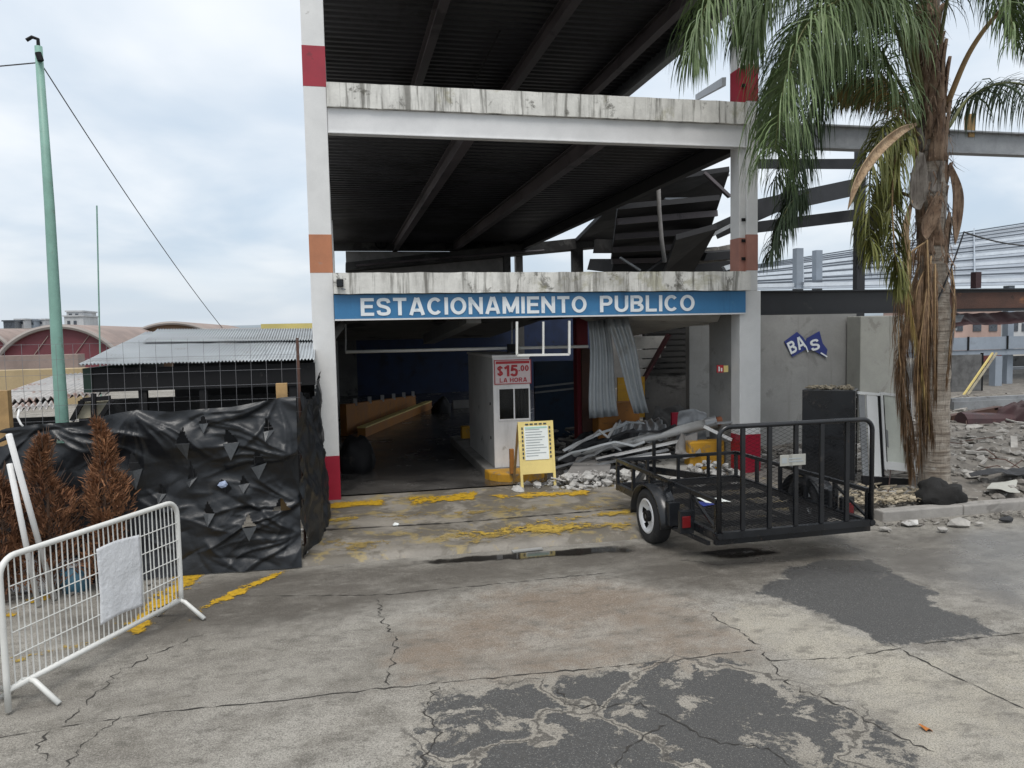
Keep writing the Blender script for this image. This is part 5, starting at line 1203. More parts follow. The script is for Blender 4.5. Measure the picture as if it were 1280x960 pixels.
# wheels, fenders, lamps
WR = .322; wy = .02 + (Zp(815, 683, 0).y - tl.location.y) * .0
wy = (Matrix.Rotation(-ta, 3, 'Z') @ (Vector((Vp(815, 647, rl.y + 1.7).x, rl.y + 1.7, 0)) - Vector(tl.location))).y
wy = -.12
for s_ in (-1, 1):
    wx = s_ * (hw_ + .12)
    wl = MB(); wl.tube([(wx + (s_ * .11), wy, WR), (wx - s_ * .1, wy, WR)], .07, 12); wl_o = wl.build('wheel', mt['blackdull'], tl, local=True)
    prof = [(-.095, .215), (-.105, .28), (-.085, .325), (-.05, .335), (.05, .335), (.085, .325), (.105, .28), (.095, .215)]
    o = MB(); n = 40
    o.v = [(wx + a, wy + r * cos(2 * pi * i / n), WR + r * sin(2 * pi * i / n)) for i in range(n) for a, r in prof]
    k = len(prof); o.f = [(i * k + j, i * k + (j + 1) % k, ((i + 1) % n) * k + (j + 1) % k, ((i + 1) % n) * k + j) for i in range(n) for j in range(k)]
    o.build('tyre', mt['rubber'], wl_o, local=True, smooth=True)
    o = MB(); fx = wx + s_ * .075
    prof = [(0.02, .213), (.035, .195), (-.005, .175), (-.03, .12), (-.02, .07), (0.0, .0301)]
    n = 40; o.v = [(fx + s_ * a, wy + r * cos(2 * pi * i / n), WR + r * sin(2 * pi * i / n)) for i in range(n) for a, r in prof]; k = len(prof)
    o.f = [(i * k + j, i * k + j + 1, ((i + 1) % n) * k + j + 1, ((i + 1) % n) * k + j) for i in range(n) for j in range(k - 1) if not (j in (2,) and i % 8 in (0, 1, 2))]
    o.build('rim', mt['rim'], wl_o, local=True, smooth=True)
    o = MB()
    for i in range(5):
        a = 2 * pi * i / 5; o.tube([(fx - s_ * .03, wy + .055 * cos(a), WR + .055 * sin(a)), (fx + s_ * .01, wy + .055 * cos(a), WR + .055 * sin(a))], .011, 6)
    o.tube([(fx - s_ * .02, wy, WR), (fx + s_ * .035, wy, WR)], .03, 10)
    o.build('hub', mt['rim'], wl_o, local=True)
    o = MB(); pr = []
    n = 18
    for i in range(n + 1):
        a = pi * (-.02 + 1.04 * i / n); r = .405
        for xx in (s_ * hw_, s_ * (hw_ + .235)):
            pr.append((xx, wy + r * 1.1 * cos(a), WR - .03 + r * sin(a)))
    o.add(pr, [(2 * i, 2 * i + 1, 2 * i + 3, 2 * i + 2) for i in range(n)]); o.build('fender', bk_, tl, local=True, solid=.02, smooth=True)
    o = MB(); x0_, x1_ = sorted((s_ * hw_, s_ * (hw_ + .20)))
    o.bar((s_ * (hw_ + .10), wy - .50, BZ - .13), (s_ * (hw_ + .03), -hl_ + .1, BZ - .13), .04, .04); o.bar((s_ * (hw_ + .1), wy - .52, BZ - .02), (s_ * (hw_ + .1), wy - .47, WR), .04, .04); o.build('fender_brace', bk_, tl, local=True)
    lm = MB().box(x0_ + (.0 if s_ > 0 else .03), x1_ - (.03 if s_ > 0 else 0), wy - .82, wy - .76, BZ - .12, BZ + .14).build('lamp_box', bk_, tl, local=True, bevel=.006)
    xm = (x0_ + x1_) / 2
    MB().box(xm - .05, xm + .05, wy - .835, wy - .8205, BZ - .05, BZ + .08).build('tail_lamp', mt['redlens'], lm, local=True, bevel=.005)
    MB().box(x0_ + .02, x1_ - .04, wy - .55, wy - .45, BZ - .1, BZ + .18).build('mud_guard', bk_, tl, local=True, bevel=.01)
o = MB(); o.tube([(-hw_ - .1, wy, WR), (hw_ + .1, wy, WR)], .035, 8); o.bar((-.4, wy - .5, BZ - .11), (-.4, wy + .5, BZ - .11), .05, .03); o.bar((.4, wy - .5, BZ - .11), (.4, wy + .5, BZ - .11), .05, .03)
o.build('axle', mt['blackdull'], tl, local=True)
o = MB(); o.bar((-hw_ + .3, hl_, BZ - .05), (0, hl_ + 1.1, BZ - .05), .06, .1); o.bar((hw_ - .3, hl_, BZ - .05), (0, hl_ + 1.1, BZ - .051), .06, .1); o.build('drawbar', bk_, tl, local=True)
MB().tube([(0, hl_ + 1.05, BZ - .04), (0, hl_ + 1.35, BZ - .04)], [.06, .05], 8).build('coupler', bk_, tl, local=True)
MB().tube([(.0, hl_ + .8, .02), (.0, hl_ + .8, .85)], .03, 8).build('jack', bk_, tl, local=True)
MB().tube([(-hw_ - .02, wy - .79, BZ - .02), (-hw_ + .03, wy - .4, BZ - .14), (-hw_ + .05, .6, BZ - .12), (-hw_ + .2, hl_ - .05, BZ - .12)], .008, 5).build('wiring', mt['rubber'], tl, local=True)
for s_ in (-1, 1): MB().tube([(s_ * (hw_ - .02), -hl_ - .06, BZ - .02), (s_ * (hw_ - .02), -hl_ + .02, BZ - .02)], .035, 10).build('hinge', bk_, tl, local=True)
# papers on the bed
for (lx, ly, mm, lab, w_) in ((-.35, -.15, 'bluesheet', 'blue sheet of paper lying on the trailer floor', .16), (-.2, .0, 'paper', 'white sheet of paper lying on the trailer floor', .2)):
    p = Matrix.Rotation(ta, 3, 'Z') @ Vector((lx, ly, BZ - .012)) + Vector(tl.location)
    tag(MB().grid(4, 4, lambda i, j: (p.x + (i - .5) * w_ * 1.6, p.y + (j - .5) * w_ * 1.5, p.z + .012 * sin(i * 3 + j * 2) + .012)).build('paper_sheet', mt[mm], base=tuple(p), solid=.003), lab, 'paper')

# ------------------------------------------------------------------ black cabinet with open white door
cz0 = .22; cang = R(-43); cc_ = Vp(1034, 560, -1.45); cvv = cc_.y; cz1 = Vp(1030, 488, cvv).z
cb_ = thing('metal_cabinet', 'dented black metal cabinet with its white door hanging open on the rubble behind the trailer', 'cabinet', (cc_.x, cvv, cz0), cang)
cw_, cd_, ch_ = .37, .5, cz1 - cz0
cm = lambda x, y: Matrix.Rotation(cang, 3, 'Z') @ Vector((x, y, 0)) + Vector((cc_.x, cvv, 0))
o = MB(); o.box(-cw_, cw_, 0, .02, 0, ch_).box(-cw_, -cw_ + .02, .021, cd_, 0, ch_).box(-cw_ + .021, cw_, cd_ - .02, cd_, 0, ch_).box(-cw_ + .021, cw_, .021, cd_ - .021, ch_ - .03, ch_).box(-cw_ + .021, cw_, .021, cd_ - .021, 0, .03)
cbo = o.build('body', mt['black'], cb_, local=True, bevel=.008)
MB().box(cw_ + .001, cw_ + .02, .0, .1, 0, ch_ - .002).build('side_jamb', mt['black'], cb_, local=True)
o = MB()
for k in range(7): z = .15 + k * .18; o.box(-cw_ + .022, cw_ - .01, .03, cd_ - .04, z, z + .015)
o.build('shelf_set', mt['galvdark'], cb_, local=True)
MB().box(-cw_ + .05, cw_ - .05, -.004, -.001, ch_ * .45, ch_ * .48).build('dent_trim', mt['blackdull'], cb_, local=True)
x1_ = cm(cw_, .1)
h0 = cm(cw_ + .03, .06); dd = Vp(1137, 503, cvv - .25); h1 = Vector((dd.x, cvv - .25, 0)); du = (h1 - h0).normalized(); dl = (h1 - h0).length
dz0, dz1 = .42, cz1 - .01; dth = Vector((0, .035, 0))
def dpq(s0, s1, za, zb, off, th): # piece of the leaning door
    nrm = Vector((du.y, -du.x, 0)); lean = lambda z: nrm * (.10 * (dz1 - z))
    pts = [h0 + du * dl * s0 + lean(za) + Vector((0, 0, za - s0 * .06)), h0 + du * dl * s1 + lean(za) + Vector((0, 0, za - s1 * .10)), h0 + du * dl * s1 + lean(zb) + Vector((0, 0, zb - s1 * .10)), h0 + du * dl * s0 + lean(zb) + Vector((0, 0, zb - s0 * .06))]
    pts = [p + nrm * off for p in pts]; return pts, nrm * th
cinv = Matrix.Rotation(-cang, 3, 'Z')
def cl(p): return cinv @ (Vector(p) - Vector((cc_.x, cvv, cz0)))
def dpb(name, segs, mat, par):
    o = MB()
    for s0, s1, za, zb, off, th in segs: pts, ex = dpq(s0, s1, za, zb, off, th); o.prism([cl(q) for q in pts], cinv @ ex)
    return o.build(name, mat, par, local=True)
dor = dpb('door', [(.42, .46, dz0, dz1, 0, .04), (.94, 1, dz0, dz1, 0, .04), (.461, .939, dz0, dz0 + .12, 0, .04), (.461, .939, dz1 - .04, dz1, 0, .04), (0, .41, dz1 - .04, dz1, 0, .04), (.16, .36, dz0 - .1, dz1 - .05, 0, .03)], mt['brightwhite'], cb_)
dpb('pane', [(.461, .939, dz0 + .121, dz1 - .041, .012, .012)], mt['panepale'], dor)
dpb('dark_gap_strips', [(.363, .415, dz0 - .1, dz1 - .045, -.002, .03), (.461, .475, dz0 + .122, dz1 - .042, .03, .012), (.925, .939, dz0 + .122, dz1 - .042, .03, .012)], mt['blackdull'], dor)  # black strips painted in for the dark gap and dark pane edges
dpb('perforated_panel', [(.02, .13, dz0 - .1, dz1 - .05, 0, .02)], mt['galvdark'], dor)
dpb('lower_panel', [(0, .9, cz0 - .05, dz0 - .11, .0, .03)], mt['blackdull'], dor)
pts, ex = dpq(.47, .49, dz0 + .35, dz0 + .6, .05, .02); MB().prism([cl(q) for q in pts], cinv @ ex).build('handle', mt['galvdark'], dor, local=True)
rubble('debris', 150, lambda i: (lambda q: (q.x, q.y, cz1 + .012 + .03 * random.random()))(cm(ru(-cw_ + .03, cw_ - .03), ru(.03, cd_ - .03))), .012, .045, mt['litterpale'], 'pale dry debris heaped on top of the black cabinet', 'debris', (cc_.x, cvv + .2, cz1), .4)

# ------------------------------------------------------------------ rubble lot
rubble('rubble', 2600, lambda i: (lambda x, y: (x, y, rubz(x, y) + .02))(7.1 + 16 * random.random() ** 1.3, -3.0 + 14 * random.random() ** 1.6), .02, .11, mt['rubblemix'], 'broken rubble and splinters covering the demolished lot on the right', 'rubble', (10, 0, .1), .45)
rubble('rubble', 420, lambda i: (lambda x, y: (x, y, rubz(x, y) + .02))(7.3 + 9 * random.random(), -2.9 + 6 * random.random() ** 1.4), .03, .12, mt['chunk'], 'pale concrete fragments strewn over the demolished lot on the right', 'rubble', (10, 0, .1), .3)
rubble('rubble', 150, lambda i: (lambda x, y: (x, y, rubz(x, y) + .04))(7.4 + 12 * random.random(), -2.7 + 11 * random.random() ** 1.3), .07, .20, mt['chunk'], 'bigger slabs and planks lying on the demolished lot on the right', 'rubble', (10, 0, .1), .65)
o = MB(); random.seed(61)
for i in range(20):
    x, y = ru(7.5, 16), ru(-2.6, 7); z = rubz(x, y); a = ru(0, 6.3); L_ = ru(.4, 1.3); d = Vector((cos(a), sin(a), 0)) * L_ / 2
    o.tube([Vector((x, y, z + .03)) - d, Vector((x, y, z + ru(.05, .25))), Vector((x, y, z + ru(.02, .3))) + d], .009, 5)
tag(o.build('rebar', mt['rust'], base=(11, 1, .1)), 'rusty bent reinforcing bars sticking out of the rubble on the right', 'rebar', kind='stuff')
rubble('leaf_litter', 420, lambda i: (ru(6.9, 8.4), -2.98 + abs(rg(0, .35)), .17 + random.random() * .06), .015, .06, mt['litterpale'], 'dry straw-coloured litter along the kerb at the foot of the palm', 'litter', (7.6, -2.9, .15), .8)
rubble('rubble', 170, lambda i: (ru(6.75, 12), -3.32 - abs(rg(0, .14)), .02), .015, .055, mt['rubblemix'], 'small stones and dirt washed along the gutter below the kerb', 'rubble', (8, -3.4, 0), .4)
for i, (px, py, r, mm, lab) in enumerate(((1136, 655, .10, 'chunkwhite', 'white flat stone in the gutter just right of the trailer'), (1199, 655, .12, 'chunk', 'pale rounded stone in the gutter below the kerb, right of the palm'), (1178, 663, .065, 'chunk', 'small pale stone at the gutter edge, left of the rounded stone'), (1258, 650, .075, 'cloth', 'dark stone against the kerb near the right edge'), (1107, 662, .07, 'chunk', 'small grey stone in the gutter touching the tailgate corner'), (1224, 655, .05, 'chunk', 'small flat grey stone in the gutter, right of the rounded stone'))):
    p = Zp(px, py, .03); tag(MB().rock((p.x, p.y, .04), r, (1.35, .9, .55)).build('stone', mt[mm], base=(p.x, p.y, 0), bevel=.008), lab, 'stone', 'loose stones along the kerb')
a = Zp(1157, 912, 0)
tag(MB().grid(4, 4, lambda i, j: (a.x + (i - .5) * .05, a.y + (j - .5) * .07, .012 + .012 * sin(i * 4 + j))).build('dry_leaf', M('orange_leaf', (.5, .17, .03), .6), base=(a.x, a.y, .01), solid=.002), 'single orange dry leaf on the pale concrete near the bottom right', 'leaf')
p = Zp(495, 657, .085)
tag(MB().rock((p.x, p.y, .10), .045, (1.5, .9, .6)).build('paper_scrap', mt['paper'], base=(p.x, p.y, .09)), 'crumpled white paper scrap on the driveway', 'scrap')
p = Zp(658, 690, 0)
tag(MB().bar((p.x - .17, p.y, .02), (p.x + .2, p.y + .03, .02), .07, .015).build('reflection_strip', mt['wallgrey'], base=(p.x, p.y, .01)), 'pale strip painted as a reflection in the gutter before the driveway', 'strip')  # pale bar stands in for the white reflection on the gutter water
p = Zp(1190, 622, .2); lump('soil_heap', (p.x - .12, p.y + .1, .22), .24, mt['soil'], 'heap of black burnt soil at the foot of the palm', 'soil', 4, (1.25, 1, .75), 30, .5)
crumple('plastic_scrap', [Zp(1232, 612, .22), Zp(1275, 616, .22), Zp(1272, 600, .25), Zp(1240, 603, .25)], mt['wallpale'], 'pale crumpled plastic sheet on the rubble near the right edge', 'plastic', .05, 31)
crumple('dark_sheet', [Zp(1215, 595, .3), Zp(1300, 592, .3), Zp(1300, 578, .35), Zp(1212, 590, .35)], mt['cloth'], 'dark grey-green sheet spread on the rubble near the right edge', 'sheet', .08, 33)
lp = Vp(1186, 545, 3.5); 
o = MB(); q = [Vp(1187, 541, 3.2), Vp(1300, 550, 3.0), Vp(1300, 558, 3.0), Vp(1187, 549, 3.2)]; o.prism(q, (.1, .9, .0))
tag(o.build('fallen_beam', mt['darkslab'], base=tuple(q[3])), 'long dark timber beam lying across the rubble right of the palm', 'beam')
tag(MB().tube([Vp(1201, 529, 4.6), Vp(1262, 528, 4.4)], [.28, .24], 12).build('bent_steel', mt['rustdark'], base=tuple(Vp(1201, 529, 4.6))), 'maroon burnt steel drum section lying on the rubble right of the palm', 'steel scrap')
crumple('bent_steel', [Vp(1255, 535, 4.2), Vp(1300, 537, 4.0), Vp(1300, 500, 4.5), Vp(1250, 502, 4.5)], mt['rustdark'], 'crumpled maroon steel plate standing at the right edge', 'steel scrap', .35, 41)
tag(MB().bar(Vp(1186, 524, 5.2), Vp(1250, 512, 5.2), .2, .2).build('rusty_beam', mt['rust'], base=tuple(Vp(1186, 524, 5.2))), 'orange rusted beam lying behind the maroon scrap', 'beam')
crumple('burnt_flange', [Vp(1172, 392, .3), Vp(1300, 388, .3), Vp(1300, 402, .1), Vp(1175, 410, .1)], mt['rustdark'], 'maroon buckled steel flange hanging below the black side beam', 'steel scrap', .05, 43)
crumple('hanging_scrap', [Vp(1180, 395, .2), Vp(1205, 394, .2), Vp(1195, 414, .1), Vp(1178, 418, .1)], mt['galvdark'], 'dark torn sheet hanging from the side beam right of the palm', 'steel scrap', .06, 47)
MB().box(Vp(1182, 370, .09).x, Vp(1300, 370, .09).x, .088, .098, 2.83, 3.12).build('rust_stain_plate', mt['rust'], bld)
for i, (px, y0, y1, mm) in enumerate(((1221, 352, 340, 'rustdark'), (1213, 163, 143, 'wood'))):
    p = Vp(px, y0, .12); q = Vp(px, y1, .12); tag(MB().box(p.x - .06, p.x + .06, .08, .2, p.z - .12, q.z).build('stub_post', mt[mm], base=tuple(p)), ('short maroon steel stub on the black side beam', 'short brown stub on the upper grey side beam')[i], 'stub')

# steel frame building at the right rear
sf = thing('steel_frame_building', 'blue-grey steel frame hall with a sloping sheet roof behind the demolished lot', 'building', (Vp(1100, 450, 13).x, 13, 0))
E0, E1, T1, T0 = Vp(940, 362, 14), Vp(1500, 352, 14), Vp(1500, 246, 27), Vp(940, 334, 27)
def rp_(i, j): return E0.lerp(E1, i).lerp(T0.lerp(T1, i), j)
MB().grid(8, 4, rp_).build('roof_sheet', mt['roofgrey'], sf, solid=.02)
for k in range(13):
    j = .03 + .96 * k / 12; a, b_ = rp_(0, j) + Vector((0, 0, .10)), rp_(1, j) + Vector((0, 0, .10)); w_ = k in (0, 3, 5, 8)
    MB().bar(a, b_, .06, .14 if w_ else .07).build('purlin', mt['whitebar'] if w_ else mt['darksteel'], sf)
for i in (.1, .28, .46, .64, .82): MB().bar(rp_(i, 0) + Vector((0, 0, .2)), rp_(i, 1) + Vector((0, 0, .2)), .06, .10).build('rafter', mt['bluegrey'], sf)
for px, v in ((1000, 14.2), (1024, 15.5), (1190, 14.2), (1265, 14.2), (1420, 14.2)):
    p = Vp(px, 357, v); MB().box(p.x - .14, p.x + .14, v, v + .28, 0, p.z + (1.4 if px < 1030 else 0)).build('column', mt['bluegrey'], sf)
a, b_ = Vp(1160, 423, 13.9), Vp(1400, 420, 13.9); c_ = Vp(1400, 439, 13.9)
MB().box(a.x - 2.5, b_.x, 13.9, 14.1, c_.z, c_.z + .22).box(a.x - 2.5, b_.x, 13.85, 13.9, c_.z + .24, a.z).build('floor_beam', mt['bluegrey'], sf)
for px in (1211, 1260): p = Vp(px, 430, 13.8); MB().box(p.x - .03, p.x + .03, 13.80, 13.848, c_.z + .22, a.z + .03).build('stiffener', mt['blackdull'], sf)
a, b_ = Vp(1250, 436, 11.5), Vp(1300, 436, 11.5)
p = Vp(1263, 430, 11.5); q = Vp(1241, 445, 13.8); 
MB().box(q.x - .16, q.x + .16, 13.5, 13.8, 0, q.z).build('column', mt['bluegrey'], sf)
a = Vp(1190, 498, 7.0); b_ = Vp(1330, 514, 7.0)
tag(MB().box(a.x, b_.x + 2, 7.0, 7.12, b_.z - .1, a.z).box(a.x, b_.x + 2, 6.92, 6.995, b_.z + .1, a.z - .1).build('guard_rail', mt['galvdark'], base=tuple(a)), 'grey ribbed guard rail in front of the steel frame hall', 'rail')
wl_ = thing('mesh_screen', 'dark grey gauze screen standing between the palm and the yellow bars', 'screen', tuple(Vp(1205, 500, 12)))
a, b_ = Vp(1190, 444, 12), Vp(1226, 502, 12); MB().box(a.x, b_.x, 12, 12.05, b_.z, a.z).build('gauze', M('grey_gauze', (.12, .12, .12), .8, var=.6, scale=2.5), wl_)
MB().box(b_.x + .003, b_.x + .06, 11.98, 12.07, b_.z - 1, a.z + .05).build('post', mt['blackdull'], wl_)
yb = thing('yellow_braces', 'pair of pale yellow slanting bars before the steel frame hall', 'bars', tuple(Vp(1200, 504, 11)))
for dx in (0, 5): MB().bar(Vp(1198 + dx, 503, 11), Vp(1241 + dx, 441, 11), .05, .06, up=(0, 1, 0)).build('bar', mt['oldwood'] if dx else mt['cream'], yb)
ra = thing('market_stall', 'far market stall with a red awning and white counter behind the steel frame hall', 'stall', tuple(Vp(1240, 500, 22)))
a, b_ = Vp(1226, 443, 22), Vp(1262, 458, 22); MB().prism([Vp(1222, 443, 22), Vp(1264, 441, 22), Vp(1258, 458, 20.8), Vp(1228, 452, 20.8)], (0, .1, .05)).build('awning', mt['redcloth'], ra)
a, b_ = Vp(1232, 460, 22), Vp(1300, 480, 22); MB().box(a.x, b_.x + 3, 22, 22.4, 0, b_.z).build('counter', mt['cloth'], ra)
MB().box(a.x, b_.x + 3, 21.9, 22.5, Vp(1240, 466, 22).z, a.z).build('counter_top', mt['farwhite'], ra)
MB().box(a.x - 2.5, b_.x + 4, 24, 24.2, 0, Vp(1240, 446, 24).z).build('rear_screen', mt['sootwall'], ra)
# houses far right
def house(name, px0, px1, ytop, v, mat, label, wins, roof=None):
    a, b_ = Vp(px0, ytop, v), Vp(px1, ytop, v); hb = thing(name, label, 'building', ((a.x + b_.x) / 2, v, 0))
    MB().box(a.x, b_.x, v, v + 8, 0, a.z).build('wall', mat, hb)
    for (x0, x1, y0, y1) in wins:
        p, q = Vp(x0, y0, v), Vp(x1, y1, v); MB().box(p.x, q.x, v - .06, v - .01, q.z, p.z).build('window', mt['farwin'], hb)
    MB().box(a.x - .2, b_.x + .2, v - .2, v + 8.2, a.z + .01, a.z + .25).build('roof', roof or mat, hb)
    return hb
house('house', 1184, 1252, 385, 45, mt['farpink'], 'far pinkish house with dark windows seen under the black side beam', [(1195, 1203, 403, 414), (1216, 1226, 403, 414), (1236, 1246, 403, 414)])
house('house', 1262, 1330, 392, 52, mt['farwhite'], 'far pale house at the right edge under the black side beam', [(1266, 1272, 404, 414), (1277, 1284, 404, 414)])
house('house', 1136, 1182, 396, 58, mt['farwhite'], 'far pale house partly hidden by the palm trunk', [(1150, 1158, 404, 412)])
# ------------------------------------------------------------------ far left: hangars and houses
def hangar(pxl, pxr, yspring, yapex, v, wallm, rimm, label, depth=30):
    l, r_, ap = Vp(pxl, yspring, v), Vp(pxr, yspring, v), Vp((pxl + pxr) / 2, yapex, v)
    hg = thing('hangar', label, 'building', ((l.x + r_.x) / 2, v, 0)); w = (r_.x - l.x) / 2; cx = (l.x + r_.x) / 2; rise = ap.z - l.z; Rr = (w * w + rise * rise) / (2 * rise)
    n = 24; arc = []
    for i in range(n + 1):
        x = -w + 2 * w * i / n; arc.append((cx + x, l.z + math.sqrt(max(0, Rr * Rr - x * x)) - (Rr - rise)))
    MB().prism([(x, v, z) for x, z in arc] + [(r_.x, v, -2), (l.x, v, -2)], (0, .3, 0)).build('gable_wall', wallm, hg)
    o = MB(); rim = []
    for k in (0, .3):
        for x, z in arc: rim += [(x, v - .25, z + k + .003), (x, v + depth, z + k + .003)]
    m_ = 2 * (n + 1); fs = [(2 * i, 2 * i + 2, 2 * i + 3, 2 * i + 1) for i in range(n)] + [(m_ + 2 * i, m_ + 2 * i + 1, m_ + 2 * i + 3, m_ + 2 * i + 2) for i in range(n)] + [(2 * i, m_ + 2 * i, m_ + 2 * i + 2, 2 * i + 2) for i in range(n)] + [(2 * i + 1, 2 * i + 3, m_ + 2 * i + 3, m_ + 2 * i + 1) for i in range(n)]
    o.add(rim, fs); o.build('barrel_roof', mt['farbrown'], hg, smooth=False)
    MB().tube([(x, v - .3, z + .15) for x, z in arc], .16, 6).build('verge', rimm, hg)
    for x in (cx - w * .35, cx + w * .35): MB().bar((x - .4, v - .06, l.z), (x + .6, v - .06, l.z + rise * .75), .04, .04, up=(0, 1, 0)).build('brace', mt['farbrown'], hg)
    return hg
hangar(1, 148, 447, 411, 45, mt['maroon'], mt['roofpale'], 'far maroon hangar with a pale barrel roof left of the green pole')
hangar(160, 270, 424, 406, 62, mt['brownroof'], mt['roofpale'], 'far brown hangar with a low barrel roof behind the kiosk')
hangar(-70, 12, 436, 415, 60, mt['maroon'], mt['roofpale'], 'farther maroon hangar cut by the left edge')
def farwall(name, px0, px1, y0, y1, v, mat, label, th=1, cat='wall'):
    a, b_ = Vp(px0, y0, v), Vp(px1, y1, v); return tag(MB().box(a.x, b_.x, v, v + th, min(-.5, b_.z), a.z).build(name, mat, base=((a.x + b_.x) / 2, v, 0)), label, cat)
farwall('plaster_wall', -80, 100, 447, 490, 28, mt['farbrown'], 'brownish plaster wall below the maroon hangar at the far left')
farwall('pale_wall', -60, 104, 465, 490, 22, mt['tan'], 'low tan wall left of the green pole, in front of the brownish wall')
farwall('market_hall', 326, 392, 405, 430, 58, mt['buff'], 'far pale yellow building between kiosk roof and left column', 10, 'building')
farwall('market_hall', 130, 345, 413, 430, 80, mt['farwhite'], 'long low pale building far behind the kiosk roof', 10, 'building')
farwall('market_hall', -200, 60, 414, 430, 85, mt['roofpale'], 'long low grey building far behind the maroon hangar', 10, 'building')
house('house', 80, 104, 396, 130, mt['farwhite'], 'far white house with small tower just right of the green pole', [(84, 88, 401, 406), (92, 96, 401, 406)])
house('house', 83, 102, 390, 133, mt['farwhite'], 'far white upper storey rising behind the house right of the green pole', [(86, 90, 392, 395), (94, 98, 392, 395)])
for i, (a, b_, y, mm, lab) in enumerate(((4, 18, 402, 'farwin', 'far dark house, leftmost of the row on the skyline'), (19, 31, 400, 'farwhite', 'far white house second in the skyline row from the left edge'), (32, 42, 401, 'bluegrey', 'far bluish house third in the skyline row'), (43, 56, 400, 'farwhite', 'far white house with blue windows nearest the green pole on the skyline'))):
    house('house', a, b_, y, 140 + i * 3, mt[mm], lab, [(a + 2, a + 5, y + 2, y + 5), (a + 7, a + 10, y + 2, y + 5)])
hm = M('distant_hills', (.20, .235, .26), .9, var=.15, scale=.01)
o = MB(); xs = [-1500 + 40 * i for i in range(76)]
hv = []
for x in xs:
    z = 16 + 10 * noise.noise(Vector((x * .004, 0, 3))) + 4 * noise.noise(Vector((x * .02, 1, 3)))
    hv += [(x, 880, -5), (x, 900, z * .55), (x, 960, z), (x, 1100, -5)]
o.add(hv, [(4 * i + k, 4 * i + 4 + k, 4 * i + 5 + k, 4 * i + 1 + k) for i in range(75) for k in range(3)])
tag(o.build('hills', hm, smooth=True), kind='structure')

# ------------------------------------------------------------------ the palm
PX, PY = 8.57, -2.25
palm = thing('palm_tree', 'tall feather palm with drooping green fronds and a shaggy dry skirt by the kerb', 'tree', (PX, PY, .1))
def bez(pts, n):
    """Catmull-Rom through the control points."""
    P = [Vector(p) for p in pts]; P = [P[0] * 2 - P[1]] + P + [P[-1] * 2 - P[-2]]; out = []; k = len(P) - 3
    for s_ in range(n + 1):
        t = s_ / n * k; i = min(int(t), k - 1); f = t - i; a, b_, c_, d = P[i:i + 4]
        out.append(.5 * ((2 * b_) + (c_ - a) * f + (2 * a - 5 * b_ + 4 * c_ - d) * f * f + (3 * b_ - a - 3 * c_ + d) * f ** 3))
    return out
tp = [Vp(1168, 632, PY), Vp(1168, 600, PY), Vp(1168, 520, PY), Vp(1170, 420, PY), Vp(1166, 330, PY), Vp(1163, 250, PY), Vp(1166, 150, PY), Vp(1160, 60, PY), Vp(1158, -40, PY)]
tpp = bez(tp, 60); rad = []
for i, p in enumerate(tpp):
    k = i / 60; r = .215 + .08 * max(0, 1 - k * 7) - .05 * k if k < .62 else .21 - .14 * (k - .62) / .38
    rad.append(r * (1 + .035 * (1 if i % 2 else -1)))
o = MB(); o.tube(tpp, rad, 20); tr = o.build('trunk', mt['bark'], palm, smooth=True)
random.seed(5)
# old leaf bases wrapping the upper trunk
for i in range(64):
    k = .50 + .44 * i / 64; p = tpp[int(k * 60)]; a = i * 2.4 + rg(0, .2)
    d = Vector((cos(a), sin(a), 0)); r = rad[int(k * 60)]; h_ = ru(.30, .75); w_ = ru(.05, .15)
    o = MB(); side = Vector((-d.y, d.x, 0)); up = Vector((0, 0, 1))
    c0 = p + d * (r * .75); flare = ru(.0, .12)
    def bf(x, y):
        ww = w_ * (1 - y * .75) * (1 if y < .97 else .3); out_ = flare * y ** 1.5
        return c0 + side * (x - .5) * 2 * ww + d * (out_ + .05 - .16 * (x - .5) ** 2 + .008 * noise.noise(Vector((x * 8, y * 3, i)))) + up * (h_ * y + .03 * noise.noise(Vector((x * 6, i, 0))))
    o.grid(6, 8, bf); o.build('leaf_base', mt['bootgrey'] if i % 5 == 0 else mt['boot'], palm, smooth=True, solid=.012)
o = MB()
for i in range(420):
    k = ru(.47, .95); p = tpp[int(k * 60)]; a = ru(0, 2 * pi); r = rad[int(k * 60)] * ru(.95, 1.35) + .03; q = p + Vector((cos(a) * r, sin(a) * r, 0)); L_ = ru(.12, .45); w_ = Vector((-sin(a), cos(a), 0)) * ru(.003, .010)
    e1 = q + Vector((rg(0, .05) + cos(a) * .04, rg(0, .05) + sin(a) * .04, -L_ * .5)); e2 = q + Vector((rg(0, .08), rg(0, .08), -L_))
    o.add([q - w_, q + w_, e1 + w_, e1 - w_, e2], [(0, 1, 2, 3), (3, 2, 4)])
o.build('leaf_fibre', mt['boot'], palm)
